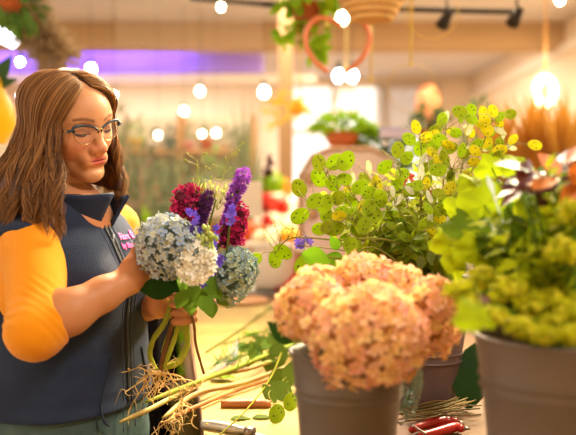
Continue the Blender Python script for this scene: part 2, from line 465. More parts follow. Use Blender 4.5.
    def sleeve(sh, el, wr, rr, cuff):
        el2 = el.lerp(wr, cuff)
        a = np.array(sh); b = np.array(el); c = np.array(el2)
        def seg(X, a, b, ra, rb):
            ab = b-a; t = np.clip(((X-a)@ab)/(ab@ab), 0, 1); q = X-a-t[..., None]*ab
            return np.sqrt((q*q).sum(-1))-(ra+(rb-ra)*t), t
        axis1 = (b-a)/np.linalg.norm(b-a)
        dc = (c-b)/np.linalg.norm(c-b)
        def fn(X):
            d1, t1 = seg(X, a, b, rr, rr*.90); d2, t2 = seg(X, b, c, rr*.90, rr*.83)
            d2 = np.maximum(d2, (X-c)@dc)
            k = .02; h = np.clip(.5+.5*(d1-d2)/k, 0, 1); d = d1*(1-h)+d2*h-k*h*(1-h)
            al = (X-b)@axis1; w = np.exp(-((al+.015)/.05)**2)
            rip = np.sin(((X-b)@(axis1*.75-dc*.9))*240+2.0*np.sin((X[..., 0]*1.3+X[..., 2])*55))
            d = d-.0019*rip*w*(.6+.8*vnoise(X, 30, 2))-.0030*vnoise(X, 24, 9)
            return d
        r = rr+.01; S.op(fn, np.minimum(np.minimum(a, b), c)-r, np.maximum(np.maximum(a, b), c)+r, .025)
    sleeve(SHR, ELR, WRR, .0545, .20); sleeve(SHL, ELL, WRL, .050, .22)
    v2, f2_ = S.mesh()
    must = mat('mustard_jersey', (236, 148, 2), rough=.85, bump=.25, bscale=500, sheen=.2, spec=.2)
    sh = np_obj('shirt', v2, f2_, must, root); sh['label'] = 'mustard yellow shirt with pushed up sleeves'
    # ---- vest
    W = Field((-.72, 1.36, .82), (-.12, 1.96, 1.48), .0034)
    W.op(torso_fn(.015, .0034, .946, 1.372), (-.70, 1.38, .87), (-.14, 1.94, 1.42), .01)
    # hem dips: soft roll
    for s, sh_ in ((1, SHR), (-1, SHL)):
        c = Bp(.204*s, .0, 1.215); M = H3 @ Matrix.Identity(3)
        Mb = Matrix((RT, FW, UP)).transposed()
        W.ell(c, (.062, .078, .100), Mb, .006, 's')
    v3, f3 = W.mesh()
    navy = mat('navy_fleece', (44, 54, 76), (38, 47, 68), rough=.85, bump=.35, bscale=420, noise=8, sheen=.06, spec=.12)
    vest = np_obj('vest', v3, f3, navy, root); vest['label'] = 'navy fleece vest with stand collar, zip and pink embroidery'
    bv = BVHTree.FromPolygons([tuple(v) for v in v3], [tuple(f) for f in f3.tolist()])
    def surf(r, z, off=.001, spread=1.0):
        o = Bp(r, .6, z); h = bv.ray_cast(o, -FW)
        return (h[0]+h[1]*off) if h[0] is not None else Bp(r, .15, z)
    # zip line
    def zl(z): return surf(.0, z, .001)
    zp = [zl(z) for z in np.linspace(1.335, .955, 40)]
    for off in (-.0065, .0065):
        mb = MB(); mb.tube([surf(off, z, .0005) for z in np.linspace(1.335, .955, 40)], .0030, 6); mb.build('zip_tape', mat('zip_tape', (28, 31, 42), rough=.6), vest)
    mb = MB()
    for i in range(len(zp)-1):
        for t in (0, .33, .66):
            p = zp[i].lerp(zp[i+1], t); mb.ell(p, (.0022, .0022, .0014), 6)
    mb.build('zip_teeth', mat('zip_teeth', (70, 74, 84), rough=.35, metal=.6), vest)
    mb = MB(); z0 = surf(0, 1.285, .004); mb.box((-.003, -.002, -.01), (.003, .002, .004), 0, Matrix.Translation(z0)); mb.tube([z0, z0+V(.002, -.002, -.022)], [.0022, .0034], 6); mb.build('zip_pull', mat('zip_metal', (150, 155, 160), rough=.3, metal=1), vest)
    for off in (-.021, .021):
        mb = MB(); mb.tube([surf(off, z, .0002) for z in np.linspace(1.315, .90, 36)], .0011, 5); mb.build('seam', mat('seam_thread', (60, 70, 92), rough=.8), vest)
    # armhole binding seams omitted; pocket edges
    for s in (1, -1):
        mb = MB(); pts = []
        for z, r in ((1.055, .055), (1.03, .062), (1.0, .075), (.965, .085), (.94, .088), (.925, .07)): pts.append(surf(r*s, z, .0012))
        mb.tube(bez(pts, 5), .0026, 6); mb.build('pocket_edge', mat('pocket_edge', (34, 42, 60), rough=.9), vest)
    # collar: two turned out wings standing from the neck
    def collar(a0, a1, name, lab, flare):
        mb = MB(); n = 22; rows = 6; vs_ = []
        for i in range(n+1):
            a = R(a0+(a1-a0)*i/n); ca, sa = math.cos(a), math.sin(a)   # angle from forward, + to her right
            for j in range(rows+1):
                t = j/rows; fr = max(0, 1-abs(a)/R(70)); 
                rr = .076+.012*fr*(1-t)+.008*t+flare*fr*t*.9; h = (.046+.020*fr)*t
                bz_ = 1.308+.046*(1-ca)*.5
                # collar opens at the front
                p = Bp(sa*rr*1.0, ca*rr*1.04+.004+.02*fr*t, bz_+h)
                vs_.append(p)
        fs_ = [(i*(rows+1)+j, (i+1)*(rows+1)+j, (i+1)*(rows+1)+j+1, i*(rows+1)+j+1) for i in range(n) for j in range(rows)]
        mb.add(vs_, fs_); o = mb.build(name, [navy], vest, solid=.008); o['label'] = lab
        o.modifiers['sol'].offset = 1
        return o
    collar(10, 180, 'collar', 'right half of the open stand collar', .030)
    collar(-10, -180, 'collar', 'left half of the open stand collar showing its dark lining', .034)
    # embroidery on her left breast
    pink = mat('pink_thread', (236, 62, 168), rough=.5)
    def stitch_text(body_, size, r0, z0, name):
        cu = bpy.data.curves.new('t', 'FONT'); cu.body = body_; cu.size = size; cu.resolution_u = 2; cu.offset = .0005
        o = bpy.data.objects.new('t', cu); COL.objects.link(o)
        dg = bpy.context.evaluated_depsgraph_get(); me = o.evaluated_get(dg).to_mesh(); 
        mb = MB(); pts = []
        for v in me.vertices:
            pts.append(surf(r0-v.co.x, z0+v.co.y, .0015))
        mb.add(pts, [tuple(reversed(p.vertices)) for p in me.polygons]); bpy.data.objects.remove(o)
        return mb.build(name, pink, vest, solid=.0016, smooth=False)
    stitch_text('Fiore', .018, -.024, 1.278, 'embroidery'); stitch_text('by Flowers', .0145, -.020, 1.261, 'embroidery')
    mb = MB()
    for i in range(6):
        a = i*math.pi/3; 
        c = (-.080+.0058*math.cos(a), 1.286+.0058*math.sin(a)); vs_ = [surf(c[0]+.0036*math.cos(b), c[1]+.0036*math.sin(b), .0016) for b in np.linspace(0, 5.6, 9)]
        mb.add(vs_, [tuple(range(9))])
    mb.build('embroidery', pink, vest, solid=.0016, smooth=False)
    # ---- trousers
    Tr = Field((-.78, 1.33, .04), (-.1, 1.97, 1.0), .007)
    Tr.op(torso_fn(.006, .002, .80, 1.0), (-.70, 1.38, .78), (-.14, 1.94, .98), .02)
    for s in (1, -1):
        Tr.chain([Bp(.085*s, 0, .84), Bp(.095*s, .02, .48), Bp(.1*s, -.01, .07)], [.104, .080, .066], .04)
    v4, f4 = Tr.mesh(); np_obj('trousers', v4, f4, mat('teal_denim', (74, 96, 92), (62, 82, 80), rough=.85, noise=30, bump=.2, bscale=300), root)
    for s in (1, -1):
        mb = MB(); mb.ell(Bp(.108*s, .06, .045), (.05, .14, .05), 16, 0, Matrix((RT, FW, UP)).transposed()); mb.build('shoe', mat('shoe_leather', (40, 36, 34), rough=.5), root)
    build_hair(root)
    return root
def build_hair(root):
    hairm = mat('brown_hair', (100, 62, 32), (172, 120, 66), c3=(58, 34, 18), rough=.5, spec=.25)
    base = mat('brown_hair_base', (98, 58, 30), (58, 33, 18), rough=.5, noise=30, stretch=(6, 6, .6), bump=.5, bscale=60)
    RX, RY, RZ = .088, .110, .086
    def scalp(dirv, off): 
        return V(dirv.x*(RX+off), dirv.y*(RY+off)-.010, dirv.z*(RZ+off)+.018)
    Rr = np.random.RandomState(4)
    def path(s, side, off, ph, length, n=26, wv=1.0):
        # parting root direction, front (s=0) to back (s=1)
        el = R(52+70*min(1, s*1.5)) if s < .67 else R(122+20*(s-.67)*3)
        root_d = V(.10*side, math.cos(el), math.sin(el)).normalized()
        phi = R((50 if side > 0 else 60)+(130 if side > 0 else 120)*s)
        rel = V(math.sin(phi)*side, math.cos(phi), -.12 if s > .1 else -.02).normalized()
        pts = []; ns = 9
        ang = root_d.angle(rel)
        for i in range(ns):
            t = i/(ns-1); d = (root_d*math.sin((1-t)*ang)+rel*math.sin(t*ang))/math.sin(ang)
            puff = off+.009*math.sin(math.pi*min(1, t*1.1))
            pts.append(HC+HR @ (scalp(d.normalized(), puff)*HS))
        p0 = pts[-1]; v = (pts[-1]-pts[-2]); 
        out = HR @ V(math.sin(phi)*side, math.cos(phi), 0); out.z = 0; out.normalize()
        tang = V(-out.y, out.x, 0)
        m = n-ns; cur = p0.copy()
        for i in range(1, m+1):
            t = i/m
            fl = (.038 if side > 0 else .024)*(1-math.cos(math.pi*min(1, t*1.25)))/2
            if side > 0: fl += .018*t*t*(s > .25)
            w = wv*.010*math.sin(ph+t*9.0)*min(1, t*1.2); w2 = wv*.010*math.cos(ph*1.7+t*9.0)*min(1, t*1.6)
            pts.append(p0+out*(fl+w)+tang*w2+V(0, 0, -length*t)+Hf*(.02*t*t if s < .25 and side > 0 else 0)-Hf*(.012*t if s < .2 and side < 0 else 0))
        return pts
    # dense under-layer as a sheet on either side of the parting
    mb = MB()
    for side in (1, -1):
        ss = np.linspace(0, 1, 26); rows = [path(s, side, -.003, s*5, .175 if side > 0 else .155, 26, .6) for s in ss]
        k = len(rows[0]); mb.add([p for r_ in rows for p in r_], [(i*k+j, (i+1)*k+j, (i+1)*k+j+1, i*k+j+1) for i in range(len(rows)-1) for j in range(k-1)])
    hair = mb.build('hair', base, root, solid=.010); hair['label'] = 'long wavy brown hair falling over the shoulders'
    mb = MB()
    for side, cnt in ((1, 2300), (-1, 1100)):
        for i in range(cnt):
            s = Rr.uniform(0, 1)**1.1; cl = int(s*34); ph = cl*1.9+Rr.normal(0, .35)+side
            off = .002+min(.009, abs(Rr.normal(0, .004))); ln = (.20 if side > 0 else .175)+.012*math.sin(cl*2.1)+Rr.uniform(-.03, .012)
            if s > .3 and side > 0: ln += .01
            pts = path(s, side, off, ph, ln, 26, 1.0+.25*Rr.normal())
            st = int(Rr.choice([0, 0, 0, 2, 4])); pts = pts[st:]
            w = Rr.uniform(.0004, .0011); mb.tube(pts, [w*(.6 if j == 0 else 1)*(1-.65*max(0, j/(len(pts)-1)-.6)/.4) for j in range(len(pts))], 3, caps=False)
    mb.build('hair_strands', hairm, hair)
# ================================================================ ROOM (the shop)
XR, XL, YB, ZC, YF = 2.75, -4.2, 12.0, 3.05, -1.2
def build_room():
    plaster = mat('wall_cream', (240, 222, 196), (232, 212, 184), rough=.9, noise=1.5)
    ceilm = mat('ceiling_paint', (214, 204, 200), (202, 192, 190), rough=.9, noise=1.2)
    flo = mat('floor_concrete', (168, 146, 112), (142, 120, 92), rough=.5, noise=2.5)
    mb = MB(); mb.box((XL, YF, -.1), (XR, YB, 0)); struct('floor', mb, flo, smooth=False)
    mb = MB(); mb.box((XL, YF, ZC), (XR, YB, ZC+.1)); struct('ceiling', mb, ceilm, smooth=False)
    mb = MB(); mb.box((XR, YF, 0), (XR+.12, YB, ZC)); struct('wall_right', mb, plaster, smooth=False)
    mb = MB(); mb.box((XL-.12, 3.4, 0), (XL, YB, ZC)); struct('wall_left', mb, plaster, smooth=False)
    mb = MB(); mb.box((XL, YF-.12, 0), (XR, YF, ZC)); struct('wall_front', mb, plaster, smooth=False)
    # back wall with a wide window opening in the middle
    wx0, wx1, wz0, wz1 = -.1, 2.25, 1.2, 2.95
    mb = MB(); mb.box((XL, YB, 0), (wx0, YB+.15, ZC)); mb.box((wx1, YB, 0), (XR, YB+.15, ZC)); mb.box((wx0, YB, 0), (wx1, YB+.15, wz0)); mb.box((wx0, YB, wz1), (wx1, YB+.15, ZC))
    struct('wall_back', mb, plaster, smooth=False)
    # dropped beam crossing the shop, with a lower bulkhead behind it
    mb = MB(); mb.box((XL, 8.0, 2.80), (XR, 8.35, ZC)); struct('trim_1', mb, mat('beam_tan', (190, 156, 116), (180, 146, 106), rough=.8, noise=1), smooth=False)
    mb = MB(); mb.box((XL, 8.6, 2.64), (-.28, 8.9, ZC)); struct('trim_2', mb, mat('bulkhead_led_tint', (150, 112, 250), (176, 150, 240), rough=.7, noise=1), smooth=False)  # violet LED glow put into the bulkhead's base colour
    mb = MB(); mb.box((XR-.05, 2.0, 2.72), (XR, YB, 2.82)); struct('trim_3', mb, mat('trim_white', (238, 226, 208), rough=.7), smooth=False)
    mb = MB(); mb.box((XR-.02, YF, 0), (XR, YB, .12)); struct('baseboard_right', mb, MATS['trim_white'], smooth=False)
    mb = MB(); mb.box((XL, 8.55, 2.52), (.3, 8.62, 2.61)); struct('trim_5', mb, MATS['trim_white'], smooth=False)
    # window
    w = thing('window_1', (1.0, YB, wz0), None, None); w['kind'] = 'structure'
    fr = MB(); white = MATS['trim_white']
    for x in (wx0, .68, 1.46, wx1): fr.box((x-.04, YB-.03, wz0), (x+.04, YB+.1, wz1))
    for z in (wz0, 2.25, wz1): fr.box((wx0, YB-.03, z-.04), (wx1, YB+.1, z+.04))
    fr.build('window_frame', white, w, smooth=False)
    mb = MB(); mb.box((wx0, YB+.04, wz0), (wx1, YB+.05, wz1)); mb.build('pane', mat('window_glass', (250, 250, 250), rough=.05, alpha=.12), w, smooth=False)
    mb = MB()
    for i in range(26): z = 2.93-i*.03; mb.box((1.3, YB-.07, z), (wx1, YB-.045, z+.022))
    b = mb.build('window_blind', mat('blind_slats', (214, 196, 172), rough=.7, transl=.4), w, smooth=False)
    # left shop front window
    w = thing('window_2', (XL, 1.3, 0), None, None); w['kind'] = 'structure'
    fr = MB(); 
    for y in (YF, .6, 2.0, 3.4): fr.box((XL-.08, y-.04, 0), (XL+.02, y+.04, ZC))
    for z in (.35, 2.5, ZC-.05): fr.box((XL-.08, YF, z-.05), (XL+.02, 3.4, z+.05))
    fr.build('window_frame', white, w, smooth=False)
    mb = MB(); mb.box((XL-.03, YF, .35), (XL-.02, 3.4, ZC)); mb.build('pane', MATS['window_glass'], w, smooth=False)
    # glass screen behind the counter, its clear edge at the right
    g = thing('glass_screen', P(196, 216, 3.2), 'tall clear glass screen hanging behind the woman, its edge above the bouquet', 'glass screen')
    a = P(118, 214, 3.2); c = P(262, 214, 3.2)
    mb = MB(); mb.box((a.x, 3.195, a.z), (c.x, 3.205, 2.55)); mb.build('glass_pane', mat('screen_glass', (222, 206, 186), rough=.12, alpha=.09), g, smooth=False)
    mb = MB(); mb.box((a.x, 3.19, 2.54), (c.x, 3.21, 2.60)); mb.build('top_rail', mat('brushed_steel', (190, 180, 165), rough=.3, metal=.8), g, smooth=False)
    cd = MB(); for_c = P(205, 181, 3.17); c2 = P(262, 217, 3.17); cd.box((for_c.x, 3.172, c2.z), (c2.x, 3.178, for_c.z))
    card = cd.build('price_card', mat('card_white', (236, 228, 214), rough=.6), None, smooth=False)
    tag(card, 'white paper card on the glass screen behind the purple flower spikes', 'card')
def bulbs():
    glow = mat('bulb_glow', (255, 236, 200), emis=38); glowc = mat('bulb_glow_cool', (226, 238, 255), emis=38)
    cord = mat('black_cord', (40, 34, 30), rough=.6)
    L = [(221, 7, 3.6, .016, 0, 'bulb hanging above the bouquet near the top edge of the photo'), (91, 69, 6.0, .030, 0, "bulb glowing just above the woman's head"), (200, 91, 7.0, .028, 0, 'left one of the two round bulbs seen level over the bouquet'),
         (264, 92, 6.0, .034, 0, 'bulb shining at the clear edge of the glass screen'), (184, 111, 7.2, .026, 0, 'bulb lower than the others behind the glass, left of centre'),
         (158, 135, 7.6, .020, 0, 'lowest bulb to the left behind the glass'), (202, 134, 7.5, .020, 0, 'left bulb of the low pair above the burgundy flowers'), (216, 133, 7.4, .024, 0, 'right bulb of the low pair above the burgundy flowers'),
         (342, 18, 3.4, .026, 0, 'bright bulb beside the hanging wicker basket'), (339, 76, 5.0, .032, 1, 'left bulb of the cool white pair under the copper hoop'), (352, 76, 5.0, .032, 1, 'right bulb of the cool white pair under the copper hoop'),
         (114, 95, 7.0, .018, 0, "small bulb right of the woman's forehead"), (184, 112, 9.0, .02, 0, 'faint bulb deep in the shop behind the glass'), (20, 62, 5.0, .018, 1, "cool bulb at far left beside the woman's hair"),
         (22, 97, 5.2, .026, 1, "lower cool bulb at far left, behind the woman's hair"), (560, 0, 4.0, .02, 0, 'bulb at the top right edge of the photo')]
    for px, py, d, r, k, lab in L:
        p = P(px, py, d); t = thing('hanging_bulb', p, 'small '+lab if 'small' not in lab and 'bright' not in lab else lab, 'light bulb', 'string of hanging bulbs')
        mb = MB(); mb.ell(p, (r, r, r*1.15), 12); mb.build('bulb', glowc if k else glow, t)
        mb = MB(); mb.tube([p+V(0, 0, r*1.1), p+V(0, 0, r*1.1+.05)], r*.5, 8); mb.build('socket', cord, t)
        mb = MB(); mb.tube([p+V(0, 0, r*1.1+.05), V(p.x, p.y, ZC)], .002, 4); mb.build('cord', cord, t)
    # ring pendant on the right
    p = P(545, 91, 4.6); t = thing('pendant_lamp', p, 'oval glowing ring pendant lamp hanging by the right wall', 'pendant lamp')
    mb = MB(); pts = [p+V(math.cos(a)*.052, 0, math.sin(a)*.075) for a in np.linspace(0, 2*math.pi, 30)]; mb.tube(pts, .021, 8, caps=False); mb.build('light_ring', mat('ring_glow', (255, 224, 170), emis=6), t)
    mb = MB(); mb.tube([p+V(0, 0, .09), V(p.x, p.y, ZC)], .004, 5); mb.build('cord', mat('brass_cord', (190, 130, 60), rough=.4), t)
    # lighting track with black spots
    t = thing('lighting_track', P(350, 10, 3.4), 'long black lighting track crossing below the ceiling', 'lighting track')
    mb = MB(); a = P(190, -2, 3.5); b = P(520, 12, 3.5); mb.tube([a, P(300, 7, 3.5), b], .012, 4); mb.build('rail', mat('track_black', (46, 38, 32), rough=.5), t)
    for px, py, lab in ((447, 17, 'black spotlight on the lighting track near the centre of the rail'), (517, 15, 'black spotlight at the right end of the lighting track')):
        p = P(px, py, 3.45); t = thing('spotlight', p, lab, 'spotlight')
        mb = MB(); mb.lathe([(.018, -.03), (.022, .0), (.03, .05), (.026, .05), (.0, .03)], p, 14, axis=V(-.5, -.3, -.8)); mb.build('lamp_head', MATS['track_black'], t)
        mb = MB(); mb.tube([p, p+V(0, 0, .07)], .006, 6); mb.build('bracket', MATS['track_black'], t)
# ================================================================ FLOWERS AND PLANTS
def floret(mb, c, nrm, r, petals=4, m=0, cup=.25, cm=None, ruff=0):
    x, y, z = frame_from(nrm); a0 = rnd.uniform(0, 6.28)
    cen = Vector(c); vs = [cen]; fs = []
    for k in range(petals):
        a = a0+2*math.pi*k/petals; h = math.pi/petals*.92
        rad = r*rnd.uniform(.85, 1.12); cu = cup*rnd.uniform(.3, 1.6)
        d0 = x*math.cos(a-h)+y*math.sin(a-h); d1 = x*math.cos(a)+y*math.sin(a); d2 = x*math.cos(a+h)+y*math.sin(a+h)
        o = len(vs)
        vs += [cen+d0*rad*.62+z*cu*rad*.6, cen+(d0*.45+d1*.62)*rad*.98+z*cu*rad*.9, cen+d1*rad*1.02+z*cu*rad*.75, cen+(d2*.45+d1*.62)*rad*.98+z*cu*rad*.9, cen+d2*rad*.62+z*cu*rad*.6, cen+d1*rad*.55+z*cu*rad*.25]
        fs += [(0, o, o+5), (o, o+1, o+5), (o+1, o+2, o+5), (o+2, o+3, o+5), (o+3, o+4, o+5), (o+4, 0, o+5)]
    mb.add(vs, fs, m)
    if cm is not None: mb.ell(cen+z*r*.15, (r*.20,)*3, 5, cm)
def mop(mb, c, rad, n, fr, axis=(0, 0, 1), lump=.06, petals=4, cut=-.55, cm=1, m=0, core=2, seed=1):
    """domed hydrangea-like head"""
    c = Vector(c); ax = Vector(axis).normalized(); X, Y, Z = frame_from(ax)
    r3 = np.random.RandomState(seed)
    mb.ell(c, tuple(q*.80 for q in rad), 14, core, Matrix((X, Y, Z)).transposed())
    for i in range(n):
        z = 1-(1-cut)*(i+.5)/n; s = math.sqrt(max(0, 1-z*z)); a = i*2.39996+r3.normal(0, .15)
        d = V(s*math.cos(a), s*math.sin(a), z)+V(*r3.normal(0, .05, 3)); d.normalize()
        k = 1+lump*math.sin(5*d.x+seed)*math.cos(4*d.y-seed)+r3.normal(0, .035)
        p = V(d.x*rad[0], d.y*rad[1], d.z*rad[2])*k; nn = (X*d.x/rad[0]+Y*d.y/rad[1]+Z*d.z/rad[2]).normalized()
        nn = (nn+V(*r3.normal(0, .28, 3))).normalized()
        floret(mb, c+X*p.x+Y*p.y+Z*p.z, nn, fr*r3.uniform(.8, 1.15), petals, m, .3, cm)
GREEN = dict(rough=.6, transl=.40, spec=.04)
def G(name, c, c2, **k):
    q = dict(GREEN); q.update(k); return mat(name, c, c2, **q)
def leafspray(mb, base, tip, n, L, W, m=0, r=.0015, m2=None, spread=1.0, bend=.15, alt=True, start=.15, fold=.12):
    pts = bez([base, Vector(base).lerp(Vector(tip), .5)+rv(.01), tip], 6); mb.tube(pts, taper(len(pts), r, r*.5), 5, m2 if m2 is not None else m)
    ax = (Vector(tip)-Vector(base)).normalized(); x, y, _ = frame_from(ax)
    for i in range(n):
        t = start+(1-start)*(i+.5)/n; k = t*(len(pts)-1); p = pts[int(k)].lerp(pts[min(len(pts)-1, int(k)+1)], k-int(k))
        a = (i % 2)*math.pi+i*.5+rnd.uniform(-.4, .4); o = x*math.cos(a)+y*math.sin(a)
        d = (o*spread+ax*rnd.uniform(.3, .8)).normalized()
        mb.leaf(p, d, ax.lerp(unit(), .35)+V(0, -.25, .3), L*rnd.uniform(.7, 1.15), W*rnd.uniform(.8, 1.1), bend*rnd.uniform(.3, 1.8), fold, 5, m)
def hydrangea(name, c, rad, n, fr, mats, stem_pts, label, cat, group=None, axis=(0, 0, 1), seed=1, cut=-.55, leaves=(), lump=.06):
    t = thing(name, stem_pts[-1], label, cat, group)
    mb = MB(); mop(mb, c, rad, n, fr, axis, lump, 4, cut, 1, 0, 2, seed); mb.build('flower_head', mats, t)
    mb = MB(); stemtube(mb, [c]+list(stem_pts), .004, .004); mb.build('stem', G('flower_stem', (120, 130, 60), (96, 110, 48)), t)
    for l in leaves:
        mb = MB(); mb.leaf(*l[:5], bend=l[5], fold=.08, n=8); mb.build('leaf', G('hydrangea_leaf', (38, 72, 26), (52, 92, 34), transl=.15), t)
    return t
def bouquet():
    g = GRIP; grp = 'flowers of the bouquet in her hands'
    def down(k=0): 
        return g+V(rnd.uniform(-.008, .008), rnd.uniform(-.008, .008), 0)
    stem_m = G('flower_stem', (120, 130, 60), (96, 110, 48))
    blue = [mat('blue_petal', (172, 186, 208), (198, 202, 188), c3=(146, 166, 202), rough=.6, transl=.2), mat('petal_eye_yellow', (214, 206, 120), rough=.6), mat('head_core_green', (96, 112, 96), rough=.8)]
    blue2 = [mat('blue_green_petal', (154, 180, 194), (178, 196, 168), c3=(130, 162, 184), rough=.6, transl=.2), MATS['petal_eye_yellow'], MATS['head_core_green']]
    gl = lambda px, py, d, dx, dy, L, W, b=.2: (P(px, py, d), V(dx, -.15, dy), V(0, -1, .35), L, W, b)
    hydrangea('blue_hydrangea', P(171, 249, 1.50), (.064, .055, .068), 360, .0082, blue, [P(176, 280, 1.55), down()], 'large greyish blue hydrangea head at the left of the bouquet', 'flower', grp, axis=V(-.25, -.5, .6), seed=3, cut=-.45)
    hydrangea('blue_hydrangea', P(229, 278, 1.56), (.044, .045, .074), 290, .0082, blue2, [P(205, 290, 1.57), down()], 'smaller blue green hydrangea head at the right of the bouquet', 'flower', grp, axis=V(.35, -.45, .5), seed=8, cut=-.5)
    # leaves under the heads
    lf = [((182, 292, 1.53), (-1, .85), .088, .045, 'dark broad'), ((176, 290, 1.50), (-.9, .15), .07, .045, 'dark broad'), ((190, 292, 1.53), (.0, -1), .06, .04, ''), ((196, 288, 1.52), (.5, -.9), .062, .040, ''), ((200, 296, 1.50), (.55, -.6), .055, .038, ''),
          ((186, 290, 1.50), (-.3, -.6), .05, .034, ''), ((205, 285, 1.52), (.9, -.55), .055, .036, ''), ((210, 300, 1.52), (.1, -1), .045, .036, ''), ((198, 280, 1.50), (-.4, -1), .055, .035, ''), ((190, 270, 1.52), (-.5, -1), .06, .04, ''),
          ((206, 270, 1.52), (.3, -1), .07, .04, ''), ((183, 262, 1.50), (.2, .9), .05, .018, ''), ((216, 292, 1.54), (.8, -.9), .05, .03, '')]
    t = thing('foliage_stem', g, 'stem of broad green leaves hanging below the blue hydrangea heads', 'foliage', grp)
    mb = MB(); stemtube(mb, [P(196, 272, 1.53), P(186, 292, 1.55), g], .003, .003); mb.build('stem', stem_m, t)
    for q in lf:
        mb = MB(); kk = 1.0 if q[4] else .78; mb.leaf(P(*q[0]), V(q[1][0], rnd.uniform(-.4, .1), q[1][1]), V(rnd.uniform(-.4, .4), -1, .5), q[2]*kk, q[3]*kk*1.05, .25, .10, 8, tip=.9)
        o = mb.build('leaf', G('bouquet_leaf_dark', (34, 62, 22), (44, 76, 28), transl=.12) if q[4] else G('bouquet_leaf', (88, 132, 36), (120, 156, 50)), t)
        if q[4]: o['label'] = 'dark green leaf'
    # burgundy celosia
    bur = [mat('burgundy_petal', (176, 20, 84), (208, 36, 104), c3=(124, 12, 56), rough=.7, transl=.15), mat('burgundy_deep', (86, 8, 38), rough=.8)]
    for (cl, lab) in (([(183, 198, 11), (190, 207, 12), (180, 208, 9), (196, 196, 8), (190, 191, 7), (196, 212, 9)], 'burgundy cockscomb flower at the left of the bouquet'),
                      ([(233, 222, 12), (240, 212, 9), (228, 232, 11), (238, 228, 10), (236, 240, 8), (224, 240, 7)], 'burgundy cockscomb flower at the right of the bouquet')):
        t = thing('cockscomb_flower', g, lab, 'flower', grp); mb = MB()
        for px, py, r in cl:
            c = P(px, py, 1.57); rr = r/510
            mb.ell(c, (rr*.8,)*3, 10, 1)
            for i in range(60):
                d = unit(); floret(mb, c+d*rr*rnd.uniform(.8, 1.05), (d+rv(.5)).normalized(), .0052, 3, 0, .8)
        mb.build('flower_head', bur, t)
        mb = MB(); stemtube(mb, [P(cl[1][0], cl[1][1], 1.57), P(cl[1][0]*.4+186*.6, 262, 1.57), down()], .004, .004); mb.build('stem', stem_m, t)
    # liatris spikes
    lia = [mat('purple_spike', (150, 52, 190), (190, 104, 224), c3=(104, 34, 140), rough=.7, transl=.2), stem_m]
    lid = [mat('purple_spike_dark', (92, 40, 110), (126, 60, 140), c3=(70, 26, 70), rough=.7, transl=.2), stem_m]
    for pts, r0, mm, lab in (([(244, 174), (239, 186), (233, 198), (229, 210), (226, 222)], 8.0, lia, 'tall bright purple blazing star spike rising at the right of the bouquet'),
                         ([(208, 196), (205, 205), (203, 216), (201, 228)], 6.5, lid, 'shorter dusky purple blazing star spike in the middle of the bouquet')):
        t = thing('blazing_star', g, lab, 'flower', grp); mb = MB(); q = bez([P(x, y, 1.56) for x, y in pts], 8)
        for i, p in enumerate(q):
            f = i/len(q); rr = r0/510*(.75+.5*math.sin(math.pi*min(1, f*1.3+.15)))*(1-.45*f); mt = mm
            for k in range(12):
                d = unit(); floret(mb, p+d*rr*.72, (d+rv(.4)).normalized(), .0044, 5, 0, 1.1)
        mb.build('flower_spike', mm, t)
        mb = MB(); stemtube(mb, [q[0], q[-1], P(200, 265, 1.56), down()], .0028, .003); mb.build('stem', stem_m, t)
    # white stock
    wh = [mat('white_petal', (255, 248, 228), (255, 253, 244), rough=.6, transl=.25), mat('bud_green', (170, 190, 84), (196, 206, 120), rough=.6, transl=.2)]
    t = thing('white_stock', g, 'creamy white stock flower in the front of the bouquet', 'flower', grp); mb = MB()
    for px, py, r in ((189, 262, 9), (199, 258, 9), (206, 266, 8), (191, 274, 9), (201, 272, 8), (185, 268, 7), (208, 257, 6), (196, 251, 7)):
        c = P(px, py, 1.455); rr = r/530
        for i in range(16): d = unit(); d.y = -abs(d.y); floret(mb, c+d*rr, (d+rv(.6)).normalized(), .0095, 5, 0, .5)
    for px, py in ((202, 240), (206, 236), (208, 243), (199, 244), (210, 250), (204, 247), (212, 240), (206, 230)):
        for i in range(5): mb.ell(P(px, py, 1.46)+rv(.008), (.004, .004, .0055), 7, 1)
    mb.build('flower_head', wh, t); mb = MB(); stemtube(mb, [P(204, 242, 1.52), P(196, 270, 1.53), down()], .0035, .004); mb.build('stem', stem_m, t)
    # blue violet larkspur
    la = [mat('violet_petal', (84, 62, 196), (118, 88, 214), c3=(62, 44, 160), rough=.6, transl=.25), stem_m]
    for cl, lab in (([(193, 222), (191, 228), (196, 216), (192, 212), (197, 230)], 'blue violet larkspur beside the left cockscomb flower'), ([(216, 236), (212, 243), (214, 250), (219, 256), (213, 260), (216, 228)], 'blue violet larkspur above the white stock'),
                    ([(214, 266), (210, 272), (206, 278), (216, 262), (203, 284)], 'blue violet larkspur below the white stock'), ([(231, 216), (233, 222), (232, 209)], 'blue violet larkspur against the right cockscomb flower')):
        t = thing('larkspur', g, lab, 'flower', grp); mb = MB()
        for px, py in cl:
            for i in range(2): floret(mb, P(px, py, 1.48)+rv(.006), V(rnd.uniform(-.5, .5), -1, rnd.uniform(-.4, .6)), .0075, 5, 0, .3)
        mb.build('flower_head', la, t); mb = MB(); stemtube(mb, [P(cl[0][0], cl[0][1], 1.51), P(cl[-1][0]*.7+190*.3, 275, 1.53), down()], .002, .0025); mb.build('stem', stem_m, t)
    # airy filler
    sp = [G('filler_green', (164, 178, 80), (190, 186, 106)), mat('filler_tip', (196, 196, 96), (214, 206, 120), rough=.6)]
